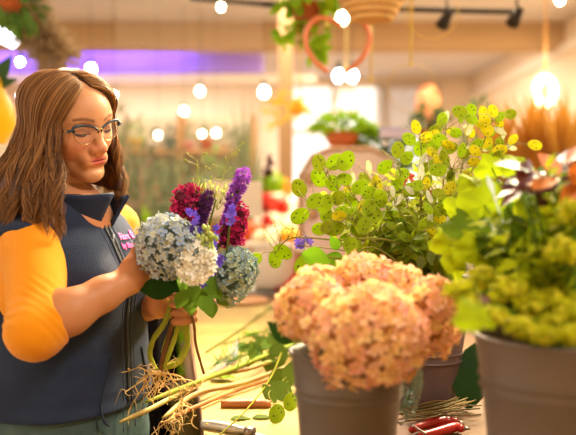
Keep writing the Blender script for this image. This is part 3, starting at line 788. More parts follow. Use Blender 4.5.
    for cl, lab in ([[(199, 187), (206, 183), (202, 192), (211, 188)], 'yellow green bud cluster on top of the left cockscomb flower'], [[(216, 190), (222, 196), (228, 192), (219, 202), (212, 200), (225, 186)], 'pale green buds between the two purple spikes']):
        t = thing('bud_spray', g, lab, 'filler', grp); mb = MB()
        for px, py in cl:
            for i in range(6):
                e = P(px, py, 1.56)+rv(.010); b = P(px-2, py+8, 1.56); mb.tube([b, b.lerp(e, .6)+rv(.003), e], [.0008, .0006, .0005], 4, 0); mb.leaf(e, (e-b), unit(), .010, .004, .1, .1, 3, rnd.choice((0, 0, 1)))
        mb.build('buds', sp, t); mb = MB(); stemtube(mb, [P(cl[0][0], cl[0][1]+10, 1.56), P(198, 262, 1.56), down()], .0018, .002); mb.build('stem', stem_m, t)
    for pts, lab in (([(206, 214), (222, 180), (226, 163), (234, 152)], 'thin wiry stalk with tiny seed buds reaching right above the bouquet'), ([(200, 208), (197, 184), (198, 168), (197, 160)], 'thin wiry stalk with tiny seed buds standing above the left cockscomb flower')):
        t = thing('seed_stalk', g, lab, 'filler', grp); mb = MB(); q = bez([P(x, y, 1.57) for x, y in pts], 6); mb.tube(q, .0008, 4, 0)
        for p in q[6::2]:
            e = p+V(rnd.uniform(-.03, .03), 0, rnd.uniform(.0, .02)); mb.tube([p, e], .0005, 3, 0); mb.ell(e, (.0026,)*3, 6, 0)
        mb.build('seed_heads', sp, t); mb = MB(); stemtube(mb, [q[0], P(198, 262, 1.56), down()], .001, .0015); mb.build('stem', stem_m, t)
    # stalks below the hand, bundled, with roots
    bun = thing('stalk_bundle', g, "bumpy green and brown stalks hanging below her hand with curly pale roots", 'stems', None)
    gm = G('rooty_stalk_green', (176, 182, 64), (140, 156, 50), transl=.1, bump=.3, bscale=200); bm = mat('stalk_brown', (124, 84, 38), (100, 64, 28), rough=.7, noise=30)
    for pts, r, mm in (([(172, 300), (165, 322), (153, 340), (150, 356), (156, 370)], .0052, gm), ([(178, 300), (172, 325), (165, 350), (160, 374)], .0050, bm), ([(183, 300), (186, 325), (187, 346), (178, 362), (164, 368)], .0062, gm),
                       ([(179, 300), (178, 325), (172, 345), (164, 366)], .0050, gm), ([(176, 302), (174, 322), (167, 338), (163, 352)], .0035, gm), ([(188, 300), (194, 325), (196, 345), (204, 374)], .0028, bm)):
        mb = MB(); q = bez([P(x, y, 1.56+.004*i) for i, (x, y) in enumerate(pts)], 7); mb.tube(q, [r*rnd.uniform(.9, 1.12) for _ in q], 8)
        if mm is gm:
            for p in q:
                for _ in range(3): d = unit(); mb.ell(p+d*r*.95, (.0014,)*3, 5)
        mb.build('stalk', mm, bun)
    roots(bun, P(160, 372, 1.56), [((120, 372), (130, 366)), ((128, 398), (128, 380)), ((150, 410), (148, 390)), ((170, 405), (168, 392)), ((190, 388), (180, 376)), ((138, 385), (146, 366)), ((186, 412), (176, 378)), ((130, 425), (132, 380)), ((165, 395), (160, 385)), ((144, 362), (150, 372)), ((176, 352), (172, 368)), ((197, 395), (182, 372)), ((156, 398), (150, 388)), ((146, 392), (142, 374))], 1.56)
def roots(parent, c, ends, d, r=.0019):
    mm = mat('root_cream', (240, 208, 140), (214, 172, 98), rough=.8)
    for e, mpt in ends:
        mb = MB(); cc = P(*mpt, d); ee = P(*e, d); n_ = 9; ph = rnd.uniform(0, 6.28); pts = [c+rv(.004)]
        for j in range(1, n_):
            u = j/(n_-1); b_ = c*(1-u)**2+cc*(2*u*(1-u))+ee*(u*u); pts.append(b_+V(math.sin(ph+u*8)*.007, math.cos(ph*2+u*6)*.012, math.cos(ph+u*7.0)*.006))
        q = bez(pts, 3); mb.tube(q, taper(len(q), r, r*.35), 5)
        for k in (5, 9, 13, 17):
            a = q[k]; mb.tube(bez([a, a+rv(.014)+V(0, 0, -.002), a+rv(.024)+V(0, 0, -.012)], 4), taper(9, r*.5, r*.2), 4)
        mb.build('root', mm, parent)
# ---------------------------------------------------------------- buckets
def bucket(c, r, h, material, label, ribs=(.72, .68), taper_=.78, lip=.004, fill=True):
    t = thing('flower_bucket', c, label, 'bucket'); mb = MB(); prof = [(0, .001)]
    n = 40; z = 0; prof += [(r*taper_, 0)]
    zs = sorted([.04, .2, .4, .55]+[k+d for k in ribs for d in (-.012, -.006, 0, .006, .012)]+[.9, .97])
    for f in zs:
        rr = r*(taper_+(1-taper_)*f)
        for k in ribs:
            if abs(f-k) < .004: rr += .0028*r/.1
            elif abs(abs(f-k)-.012) < .003: rr -= .0006
        prof.append((rr, f*h))
    prof += [(r*1.0, h*.98), (r+lip, h*.985), (r+lip, h), (r-.002, h), (r-.006, h*.97), (r*taper_*1.02, h*.10), (0, h*.10)]
    mb.lathe(prof, c, 48); mb.build('bucket_wall', material, t)
    return t
def water(c, r, h):
    pass
PODM = []
def pod_mesh():
    if PODM: return PODM
    gm = G('pod_green', (192, 206, 38), (150, 178, 30), c3=None, transl=.5); sm = mat('pod_seed', (70, 84, 20), rough=.7); rim = G('pod_rim', (196, 202, 96), (176, 184, 76))
    gm2 = G('pod_yellow', (226, 214, 40), (206, 200, 40), transl=.5); gm3 = G('pod_silver', (206, 212, 190), (220, 216, 190), transl=.5)
    gmb = G('pod_dull', (178, 186, 44), (150, 164, 36), transl=.45)
    rr = random.Random(5)
    for k, (a, b, ms, ns) in enumerate(((.0150, .0200, [gm, sm, rim], 5), (.0165, .0190, [gm, sm, rim], 6), (.0135, .0190, [gm2, sm, rim], 4), (.0150, .0195, [gmb, sm, rim], 5), (.0075, .0190, [gm3, sm, rim], 0))):
        mb = MB(); N = 22; rings = [(0, .0007), (.5, .0006), (.85, .0004), (1, .0001)]
        for sgn in (1, -1):
            vs = [V(0, sgn*.0008, 0)]; fs = []
            for f, th in rings[1:]:
                for j in range(N): t = 2*math.pi*j/N; vs.append(V(a*f*math.sin(t), sgn*th+.0015*math.sin(2*t)*f, b*f*math.cos(t)))
            for j in range(N): q = (0, 1+j, 1+(j+1) % N); fs.append(q if sgn < 0 else q[::-1])
            for i in range(len(rings)-2):
                for j in range(N):
                    q = (1+i*N+j, 1+(i+1)*N+j, 1+(i+1)*N+(j+1) % N, 1+i*N+(j+1) % N); fs.append(q if sgn < 0 else q[::-1])
            mb.add(vs, fs, 0)
        mb.tube([V(a*math.sin(t), .0015*math.sin(2*t), b*math.cos(t)) for t in np.linspace(0, 2*math.pi, N+1)], .0005, 4, 2, caps=False)
        mb.tube([V(0, 0, -b), V(.0005, 0, -b-.006)], [.0006, .0002], 4, 2)
        sp = [(-.45, .35), (.45, .3), (-.4, -.25), (.42, -.3), (0, .62), (.05, -.02)][:ns]
        for u, w in sp: mb.ell((u*a+rr.uniform(-.001, .001), 0, w*b), (.0018, .0013, .0023), 8, 1)
        o = mb.build('pod', ms); PODM.append(o.data); bpy.data.objects.remove(o)
    return PODM
def add_pod(parent, p, k=0, scale=1.0, face=None, roll=0.0):
    me = pod_mesh()[k]; o = bpy.data.objects.new('seed_pod', me); COL.objects.link(o); setpar(o, parent)
    f = face or V(rnd.uniform(-.55, .55), -1, rnd.uniform(-.35, .35)); f.normalize()
    q = f.to_track_quat('-Y', 'Z') @ Quaternion((0, 1, 0), roll)
    o.rotation_euler = q.to_euler(); o.scale = (scale,)*3
    o.location = p; return o
def honesty():
    """Honesty (silver dollar) branches in the mauve bucket behind the pink heads."""
    bc = T(427, 404); bc.z = TZ
    mau = mat('mauve_zinc', (98, 78, 76), (84, 68, 66), rough=.5, noise=6, spec=.4)
    bucket(bc, .093, .275, mau, 'mauve grey bucket with a double ridge standing behind the peach hydrangeas', ribs=(.36, .42), taper_=.66)
    mouth = bc+V(0, 0, .27)
    # clusters: (label, tip pixel, depth, pods [(px,py,kind,scale)])
    pods = [(319, 163, 3), (319, 178, 0), (299, 188, 3), (315, 201, 0), (333, 183, 1), (335, 162, 0), (346, 161, 0), (325, 204, 0), (385, 167, 0), (403, 174, 1), (377, 184, 2), (360, 187, 0), (369, 193, 1), (343, 213, 0), (354, 216, 0),
            (416, 127, 2), (409, 139, 1), (426, 137, 2), (440, 140, 0), (460, 112, 3), (483, 113, 2), (493, 111, 2), (487, 130, 2), (486, 143, 2), (456, 133, 0), (450, 148, 3), (450, 188, 2), (535, 145, 2), (407, 158, 1), (300, 216, 0),
            (320, 229, 0), (334, 228, 3), (326, 215, 0), (357, 228, 0), (446, 118, 4), (470, 128, 4), (471, 147, 4), (500, 131, 4), (512, 148, 4), (369, 168, 4), (353, 180, 4), (398, 200, 4), (421, 172, 4), (445, 162, 0), (432, 152, 2), (470, 112, 0),
            (254, 260, 0), (275, 259, 0), (283, 252, 0), (303, 265, 0), (412, 190, 1), (398, 184, 0), (425, 184, 2), (438, 170, 0), (462, 150, 0), (474, 162, 2), (430, 200, 0), (410, 215, 3), (392, 215, 0), (372, 214, 1), (380, 200, 0),
            (350, 200, 0), (338, 198, 3), (420, 148, 0), (468, 176, 2), (480, 182, 0), (440, 210, 1), (455, 205, 3), (500, 150, 2), (398, 150, 3)]
    heads = [((308, 205), 1.58), ((326, 175), 1.60), ((349, 190), 1.62), ((375, 185), 1.60), ((398, 165), 1.66), ((420, 140), 1.70), ((446, 130), 1.72), ((470, 125), 1.70), ((492, 122), 1.68), ((452, 170), 1.62), ((420, 185), 1.58), ((276, 252), 1.50), ((350, 218), 1.56), ((505, 148), 1.72), ((395, 205), 1.60)]
    labs = ['honesty branch with flat green pods reaching furthest left above the jug', 'honesty branch with green pods in front of the pink wooden board', 'honesty branch with green pods right of the pink wooden board', 'honesty branch with large round pods at the middle height', 'honesty branch below the upright seed twigs at centre',
            'honesty branch topped by three yellow green pods near the blue box', 'honesty branch with one silvery pod left of the highest twig', 'tallest honesty branch in the middle of the bucket', 'honesty branch with two yellow pods touching at the top', 'honesty branch of yellow green pods above the dark bucket rim', 'low honesty branch in the thick of the foliage',
            'thin honesty branch bending low in front of the white jug', 'low honesty branch just above the peach hydrangeas', 'honesty branch of silvery pods leaning right towards the dark leaves', 'low honesty branch among green leaves left of the bucket']
    sm = G('honesty_stem', (150, 152, 60), (128, 120, 56), transl=.1)
    roots_ = []
    for (hp, d), lab in zip(heads, labs):
        t = thing('honesty_branch', mouth, lab, 'branch', 'honesty branches in the mauve bucket'); tip = P(hp[0], hp[1], d)
        m0 = mouth+V(rnd.uniform(-.05, .05), rnd.uniform(-.04, .04), -.06)
        if hp[0] < 290: q = bez([m0, P(400, 245, 1.60), P(335, 240, 1.52), P(292, 238, 1.50), tip], 8)
        else: q = bez([m0, m0.lerp(tip, .45)+V(0, 0, .03), tip], 8)
        roots_.append((t, q, MB(), hp, d)); roots_[-1][2].tube(q, taper(len(q), .0024, .0010), 5)
    n = len(pods)
    for i in range(120):
        u = rnd.random(); px = rnd.uniform(325, 500) if i % 2 else rnd.uniform(420, 520); lo = 175 if px < 400 else 112
        py = rnd.uniform(lo, 250); k = rnd.choice((0, 0, 1, 3, 2, 2, 4, 4)); pods.append((px, py, k))
    for i, (px, py, k) in enumerate(pods):
        t, q, mb, hp, d = min(roots_, key=lambda r_: math.hypot(r_[3][0]-px, (r_[3][1]-py)*.8))
        dd = d+rnd.uniform(-.07, .09) if i < n else d+rnd.uniform(-.08, .16)
        p = P(px, py, dd); s = rnd.uniform(.85, 1.12)*((1.0 if px < 395 else .84) if k < 4 else .9)
        near = min(q, key=lambda w_: (w_-p).length)
        roll = math.atan2(p.x-near.x, p.z-near.z)+rnd.uniform(-.5, .5) if (p-near).length > .01 else 0
        face = V(rnd.uniform(-.5, .5), -1, rnd.uniform(-.4, .3)) if i < n else V(rnd.uniform(-1, 1), -1, rnd.uniform(-.6, .6))
        add_pod(t, p, k, s*(1.0 if i < n else .9), face, roll)
        e = p+(near-p).normalized()*.019*s if (near-p).length > .02 else p
        mb.tube([near, near.lerp(e, .6)+V(0, 0, .008), e], [.0009, .0007, .0006], 4)
    for t, q, mb, hp, d in roots_:
        for k in range(11):
            a = q[max(1, len(q)-1-k)]; e = a+V(rnd.uniform(-.05, .05), rnd.uniform(-.02, .02), rnd.uniform(.02, .07)); mb.tube([a, e], [.0009, .0004], 3)
            for j in range(4): w_ = a.lerp(e, .4+.15*j); mb.tube([w_, w_+rv(.012)], .0004, 3)
        mb.build('stem', sm, t)
    # leafy filler stems in the same bucket
    gm = [G('filler_leaf', (146, 168, 28), (190, 200, 40), c3=(104, 130, 26)), sm]
    gd = [G('filler_leaf_dark', (104, 124, 24), (146, 160, 34), c3=(74, 92, 20)), sm]
    F = [((350, 235), 1.66, 0, 'leafy stem leaning left just above the peach hydrangeas'), ((368, 222), 1.70, 0, 'leafy stem behind the low honesty pods'), ((395, 225), 1.60, 1, 'dark leafy stem at the left rim of the mauve bucket'), ((415, 212), 1.74, 0, 'leafy stem rising at the centre of the mauve bucket'), ((440, 200), 1.76, 0, 'leafy stem behind the yellow honesty pods'),
         ((430, 240), 1.56, 1, 'dark leafy stem over the front rim of the mauve bucket'), ((460, 225), 1.66, 1, 'dark leafy stem at the right rim of the mauve bucket'), ((475, 190), 1.80, 0, 'leafy stem near the ivy leaves'), ((335, 215), 1.76, 0, 'furthest left leafy stem in the mauve bucket'), ((385, 190), 1.82, 0, 'leafy stem behind the large round pods'), ((410, 170), 1.86, 0, 'tall leafy stem behind the three yellow green pods')]
    for (hp, d, k, lab) in F:
        t = thing('leafy_stem', mouth, lab, 'foliage', 'leafy stems in the mauve bucket'); mb = MB()
        for j in range(8):
            tip = P(hp[0]+rnd.uniform(-24, 24), hp[1]+rnd.uniform(-22, 16), d+rnd.uniform(-.05, .05)); b = mouth+V(rnd.uniform(-.05, .05), rnd.uniform(-.04, .04), -.03)
            leafspray(mb, b, tip, 20, .036, .013 if j % 2 else .019, 0, .0014, 1, 1.0, .2, start=.22)
        mb.build('foliage', gd if k else gm, t)
    # hanging oval leaves by the rim and larger pale ones at the left
    t = thing('sage_sprig', mouth, 'stem with small rounded leaves hanging over the front rim of the mauve bucket', 'foliage'); mb = MB()
    for px, py in ((430, 257), (441, 256), (432, 278), (440, 232), (420, 262), (452, 262)):
        mb.leaf(P(px, py-7, 1.52), V(.1, 0, -1), V(0, -1, .2), .030, .017, .05, .05, 7, 0, tip=.9)
    mb.tube(bez([m0, P(425, 240, 1.56), P(436, 250, 1.52)], 6), .0012, 4, 1); mb.build('foliage', [G('sage_leaf', (104, 116, 48), (92, 100, 52)), sm], t)
    t = thing('round_leaf_stem', mouth, 'pale lime rounded leaves poking out above the peach hydrangeas', 'foliage'); mb = MB()
    mb.leaf(P(301, 254, 1.40), V(1, .0, -.25), V(0, -1, .5), .055, .04, .1, .05, 8, 0, tip=.9); mb.leaf(P(345, 262, 1.45), V(-1, 0, .3), V(0, -1, .5), .04, .03, .1, .05, 8, 0, tip=.9); mb.leaf(P(338, 250, 1.45), V(-.5, 0, 1), V(0, -1, .3), .03, .02, .1, .05, 8, 0)
    mb.tube(bez([m0, P(380, 250, 1.55), P(345, 258, 1.46), P(301, 254, 1.40)], 6), .0016, 5, 1); mb.build('foliage', [G('lime_leaf', (132, 184, 30), (110, 160, 28)), sm], t)
    # reddish berries / sprigs
    t = thing('berry_sprig', mouth, 'small pinkish red flower sprigs glowing between the honesty pods', 'foliage'); mb = MB()
    for px, py, r in ((411, 178, .010), (405, 182, .008), (461, 182, .006), (466, 188, .005), (432, 192, .005), (509, 165, .006), (516, 160, .005), (515, 226, .005), (513, 230, .004)):
        for i in range(6): mb.ell(P(px, py, 1.78)+rv(r*.8), (r*.5,)*3, 7, 0)
        mb.tube([P(px, py, 1.78), P(px*.6+436*.4, py+50, 1.76), mouth], .001, 4, 1)
    mb.build('berries', [mat('coral_berry', (226, 60, 64), (238, 110, 96), rough=.5), sm], t)
def peach():
    bc = V(P(348, 350, 1.20).x, 1.20, TZ)
    dk = mat('taupe_zinc', (108, 94, 80), (94, 82, 70), rough=.45, noise=5, spec=.4)
    bucket(bc, .086, .218, dk, 'small taupe bucket in front holding the peach hydrangeas', ribs=(.70, .76), taper_=.74)
    pk = [mat('peach_petal', (252, 206, 176), (252, 218, 142), c3=(246, 178, 170), rough=.7, transl=.35, spec=.05), mat('peach_eye', (226, 176, 70), rough=.6), mat('peach_core', (176, 120, 70), rough=.8)]
    mouth = bc+V(0, 0, .19); gr = 'peach hydrangeas in the small taupe bucket'
    for (px, py, d, r, n, sd, lab) in ((367, 337, 1.12, (.078, .062, .074), 300, 1, 'largest peach hydrangea head, front and centre'), (311, 308, 1.20, (.050, .05, .046), 170, 2, 'peach hydrangea head furthest left above the bucket'),
                              (364, 281, 1.28, (.047, .045, .036), 150, 3, 'highest peach hydrangea head at the back'), (428, 318, 1.22, (.046, .05, .062), 180, 4, 'peach hydrangea head furthest right'), (322, 288, 1.27, (.040, .04, .026), 100, 5, 'small peach hydrangea head tucked behind at the left'),
                              (402, 290, 1.27, (.038, .04, .034), 100, 6, 'peach hydrangea head between the highest and the furthest right')):
        hydrangea('peach_hydrangea', P(px, py, d), r, int(n*1.35), .0108, pk, [mouth+V(rnd.uniform(-.03, .03), rnd.uniform(-.03, .03), 0)], lab, 'flower', gr, axis=V(.05, -.45, .8), seed=sd, cut=-.75, lump=.09,
                  leaves=[(P(293, 342, 1.2), V(-.6, 0, .5), V(0, -1, .4), .05, .03, .2)] if sd == 2 else [])
def right_plants():
    bc = V(P(566, 340, 1.05).x, 1.05, TZ)
    tp = mat('taupe_bucket', (116, 98, 84), (104, 88, 74), rough=.5, noise=4, spec=.35)
    bucket(bc, .118, .272, tp, 'large taupe bucket with double ridge at the right edge of the photo', ribs=(.735, .79), taper_=.72)
    mouth = bc+V(0, 0, .25); gs = G('green_stem', (112, 140, 40), (96, 124, 36))
    ly = [G('lady_mantle_flower', (214, 208, 26), (170, 178, 24), c3=(232, 222, 60)), gs]
    C = [((494, 316), .86, .018), ((520, 328), .84, .020), ((544, 334), .83, .018), ((570, 334), .82, .020), ((462, 291), .97, .026), ((486, 278), 1.0, .026), ((510, 290), .93, .030), ((534, 304), .90, .028), ((556, 300), .90, .028), ((572, 312), .88, .026), ((552, 322), .86, .018), ((566, 250), .90, .030), ((574, 212), .92, .026), ((470, 305), .93, .014)]
    labs = ["small lime lady's mantle cluster hanging over the bucket's left rim", "lime lady's mantle cluster drooping over the front rim", "small lime lady's mantle cluster drooping right of the front rim", "lime lady's mantle cluster drooping at the photo's right edge", "lime lady's mantle cluster beside the peach hydrangeas", "lime lady's mantle cluster up and right of the leftmost one", "lime lady's mantle cluster over the rim of the large bucket", "broad lime lady's mantle cluster above the bucket's double ridge", "lime lady's mantle cluster near the right edge", "lime lady's mantle cluster cut by the right edge", "small lime lady's mantle cluster drooping over the bucket front", "lime lady's mantle cluster high at the right edge", "highest lime lady's mantle cluster at the right edge", "tiny lime lady's mantle tuft left of the bucket"]
    for ((px, py), d, r), lab in zip(C, labs):
        d += .09
        t = thing('ladys_mantle', mouth, lab, 'flower', "lady's mantle in the large taupe bucket"); mb = MB(); c = P(px, py, d)
        for i in range(int(150*r/.026)):
            dd = unit(); rr = r*rnd.uniform(.35, 1); e = c+V(dd.x*rr, dd.y*rr, dd.z*rr*.62); mb.ell(e, (.0032, .0032, .0028), 5, 0, k=3) if i % 2 else floret(mb, e, (dd+V(0, -.4, .5)).normalized(), .0048, 5, 0, .3)
            if i % 6 == 0: mb.tube([c+V(0, 0, -r*.7), e], .0006, 3, 1)
        mb.build('flower_head', ly, t); mb = MB(); stemtube(mb, [c, c.lerp(mouth, .5)+V(0, 0, .02), mouth+V(0, 0, -.05)], .0016, .002); mb.build('stem', gs, t)
    # lobed ivy-like leaves
    def lobed(mb, c, up, nrm, s, m=0):
        x, y, z = frame_from(nrm, up); x, y = x, (Vector(up)-z*Vector(up).dot(z)).normalized(); x = y.cross(z)
        N = 40; vs = [Vector(c)]; R_ = []
        for j in range(N):
            a = 2*math.pi*j/N; rr = s*(.62+.26*max(0, math.cos(2.5*a))**1.0+.14*math.cos(a)-.18*math.exp(-((a-math.pi)/.35)**2)+.03*math.sin(17*a))
            R_.append((a, rr))
        for f in (.5, 1):
            for a, rr in R_: vs.append(Vector(c)+y*math.cos(a)*rr*f+x*math.sin(a)*rr*f-z*(.25*rr*f*f)+z*.05*s*math.cos(5*a)*f)
        fs = [(0, 1+j, 1+(j+1) % N) for j in range(N)]+[(1+j, 1+N+j, 1+N+(j+1) % N, 1+(j+1) % N) for j in range(N)]
        mb.add(vs, fs, m)
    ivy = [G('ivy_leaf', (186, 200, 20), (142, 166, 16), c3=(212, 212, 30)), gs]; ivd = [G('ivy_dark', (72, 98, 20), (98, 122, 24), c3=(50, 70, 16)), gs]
    lv = [((484, 205), 1.12, .055, 0), ((520, 166), 1.15, .036, 0), ((492, 168), 1.2, .036, 0), ((505, 195), 1.15, .036, 0), ((470, 228), 1.1, .05, 1), ((500, 222), 1.12, .055, 1), ((530, 190), 1.2, .05, 1), ((545, 185), 1.1, .04, 0), ((478, 318), .80, .035, 0), ((548, 215), 1.0, .06, 0), ((566, 228), .98, .06, 0), ((530, 240), 1.02, .06, 1), ((560, 255), 1.0, .07, 1), ((505, 250), 1.05, .055, 1), ((478, 252), 1.05, .045, 0), ((488, 265), 1.05, .04, 0),
          ((540, 275), 1.0, .05, 1), ((570, 275), .96, .05, 1), ((515, 300), .98, .04, 1), ((575, 195), 1.05, .05, 0), ((560, 170), 1.1, .04, 1), ((450, 245), 1.12, .04, 0), ((460, 212), 1.18, .04, 0), ((515, 212), 1.2, .05, 1), ((574, 300), .98, .05, 1), ((476, 185), 1.22, .04, 0), ((525, 268), .98, .045, 1), ((555, 232), 1.05, .06, 1), ((497, 285), 1.0, .04, 1), ((455, 268), 1.08, .03, 0)]
    bl = ['leftmost', 'upper', 'middle', 'right hand', 'lower', 'top right']
    groups = {}
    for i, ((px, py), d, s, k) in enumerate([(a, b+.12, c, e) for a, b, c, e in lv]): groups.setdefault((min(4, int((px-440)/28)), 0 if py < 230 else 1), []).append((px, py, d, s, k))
    names = {(0, 0): 'upper ivy stem nearest the honesty pods', (0, 1): 'lower ivy stem nearest the peach hydrangeas', (1, 0): 'upper ivy stem with the big pointed lime leaf', (1, 1): 'lower ivy stem above the left rim of the large bucket', (2, 0): 'upper ivy stem with a bright leaf against the orange backdrop', (2, 1): 'lower ivy stem over the middle of the left rim',
             (3, 0): 'upper ivy stem under the dark burgundy leaves', (3, 1): 'lower ivy stem above the front of the large bucket', (4, 0): 'upper ivy stem at the right edge of the photo', (4, 1): 'lower ivy stem at the right edge of the photo'}
    for key, ls in groups.items():
        t = thing('ivy_stem', mouth, names[key], 'foliage', 'ivy stems in the large taupe bucket')
        mb = MB(); 
        for px, py, d, s, k in ls:
            p = P(px, py, d); stemtube(mb, [mouth+rv(.03)-V(0, 0, .04), mouth.lerp(p, .6)+V(0, .03, .02), p], .0022, .0012)
        mb.build('stem', gs, t)
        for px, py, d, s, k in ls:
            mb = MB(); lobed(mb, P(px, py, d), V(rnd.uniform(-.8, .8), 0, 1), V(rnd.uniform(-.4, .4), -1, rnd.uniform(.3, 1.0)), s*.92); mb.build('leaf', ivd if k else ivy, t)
    # fine leafy masses
    for i, (px, py, d, k, lab) in enumerate(((540, 225, 1.12, 1, 'bushy fine leaved stem deep in the large bucket'), (490, 240, 1.15, 1, 'bushy fine leaved stem beside the mauve bucket'), (565, 190, 1.1, 0, 'bushy fine leaved stem at the right edge'), (520, 255, 1.08, 0, 'bushy fine leaved stem above the bucket rim'), (515, 200, 1.25, 0, 'bushy fine leaved stem behind the ivy'))):
        t = thing('bushy_stem', mouth, lab, 'foliage', 'fine leaved stems in the large taupe bucket'); mb = MB()
        for j in range(6):
            tip = P(px+rnd.uniform(-35, 35), py+rnd.uniform(-35, 25), d+rnd.uniform(-.06, .06)); leafspray(mb, mouth+rv(.03), tip, 16, .032, .016, 0, .0012, 1, start=.3)
        mb.build('foliage', [G('bush_dark', (84, 100, 14), (126, 138, 20)), gs] if k else [G('bush_light', (186, 190, 22), (140, 154, 18)), gs], t)
    # burgundy leaves behind, silver blades
    t = thing('smoke_bush_branch', mouth, 'dark burgundy and orange leaves at the top right behind the ivy', 'foliage'); mb = MB()
    for i in range(46):
        p = P(rnd.uniform(518, 600), rnd.uniform(160, 196), 1.10+rnd.uniform(-.05, .06)); mb.leaf(p, V(rnd.uniform(-1, 1), rnd.uniform(-.5, .5), rnd.uniform(-.3, .6)), V(rnd.uniform(-.5, .5), -.5, 1), .045, .028, .2, .08, 5, rnd.choice((0, 0, 0, 1)))
        if i % 3 == 0: mb.tube([p, mouth.lerp(p, .6), mouth], .0015, 4, 2)
    mb.build('foliage', [mat('burgundy_leaf', (66, 26, 24), (96, 42, 26), rough=.4, transl=.15), mat('rust_leaf', (206, 120, 36), (180, 90, 30), rough=.5, transl=.3), gs], t)
    t = thing('silver_leaf_stem', mouth, 'long silvery leaves lying across the burgundy foliage at right', 'foliage'); mb = MB()
    for a, b in (((540, 170), (568, 186)), ((556, 158), (566, 166)), ((566, 176), (576, 178)), ((487, 176), (493, 190)), ((491, 225), (497, 222)), ((575, 168), (586, 160))):
        p, q = P(a[0], a[1], 1.15), P(b[0], b[1], 1.13); mb.leaf(p, q-p, V(0, -.6, 1), (q-p).length*1.4, .008, .1, .1, 6); mb.tube([p, p.lerp(mouth, .5)+V(0, .05, 0), mouth], .0012, 4)
    mb.build('foliage', mat('silver_leaf', (196, 206, 200), (176, 190, 180), rough=.5, transl=.2), t)
# ================================================================ COUNTER AND WHAT LIES ON IT
def counter():
    t = thing('work_counter', T(330, 380), 'long worn yellowish wooden work counter holding buckets and cut stems', 'counter')
    e0, e1 = T(203, 435), T(187, 318); d = (e1-e0).normalized(); a = e0-d*.75; b = e0+d*2.45     # left edge
    W = V(d.y, -d.x, 0)*1.48
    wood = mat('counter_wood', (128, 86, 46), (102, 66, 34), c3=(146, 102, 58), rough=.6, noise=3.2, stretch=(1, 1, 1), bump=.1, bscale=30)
    def slab(z0, z1, a, b, W): 
        mb = MB(); vs = [V(p.x, p.y, z) for z in (z0, z1) for p in (a, a+W, b, b+W)]
        mb.add(vs, [(0, 2, 3, 1), (4, 5, 7, 6), (0, 1, 5, 4), (2, 6, 7, 3), (0, 4, 6, 2), (1, 3, 7, 5)]); return mb
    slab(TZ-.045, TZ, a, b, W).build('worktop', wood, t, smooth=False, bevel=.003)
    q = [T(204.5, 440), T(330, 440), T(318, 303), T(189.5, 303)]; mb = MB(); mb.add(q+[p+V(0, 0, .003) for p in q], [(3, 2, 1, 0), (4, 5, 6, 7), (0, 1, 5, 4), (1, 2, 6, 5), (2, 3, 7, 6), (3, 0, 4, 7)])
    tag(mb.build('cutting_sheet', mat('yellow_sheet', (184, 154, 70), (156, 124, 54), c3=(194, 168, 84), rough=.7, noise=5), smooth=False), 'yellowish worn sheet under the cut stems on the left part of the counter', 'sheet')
    dark = mat('dark_board', (24, 19, 18), (18, 14, 14), rough=.95, spec=.05, noise=4)
    i = V(.05, 0, 0)
    for k in range(4):
        p = a+d*(.02+.98*k*(b-a).length/3.05)+i*.6
        slab(0, TZ-.045, p, p+d*.03, W*.94).build('side_panel', dark, t, smooth=False)
    shm = mat('shelf_edge', (176, 136, 86), (160, 120, 74), rough=.6, noise=4)
    for z in (.30, .62): slab(z, z+.02, a+i*.4+d*.03, b-d*.03, W*.93).build('shelf', shm, t, smooth=False)
    slab(.0, TZ-.05, a+W*.5, b+W*.5, W*.01).build('back_panel', dark, t, smooth=False)
    # scrap cutting board: terracotta-coloured saucer
    c = T(238, 303); s = thing('saucer', c, 'flat pale terracotta saucer lying on the counter behind the blue flowers', 'saucer')
    mb = MB(); mb.lathe([(0, .002), (.105, .002), (.118, .016), (.122, .016), (.11, 0), (0, 0)], c, 32); mb.build('dish', mat('pale_terracotta', (212, 158, 112), (200, 144, 100), rough=.8, noise=8), s)
    # boxes under the counter
    for px, py, dd, s, col, lab in ((168, 360, 2.45, (.16, .12, .13), (120, 106, 52), 'olive tin standing on the shelf under the counter'), (152, 352, 2.6, (.14, .12, .10), (70, 32, 34), 'dark red tin on the shelf under the counter')):
        p = V(P(px, py, dd).x+.08, dd, .64); mb = MB(); mb.lathe([(0, 0), (s[0]*.45, 0), (s[0]*.45, s[2]*.8), (s[0]*.47, s[2]*.8), (s[0]*.47, s[2]), (0, s[2])], p, 24)
        tag(mb.build('storage_tin', mat('tin_%d' % px, col, rough=.5)), lab, 'tin')
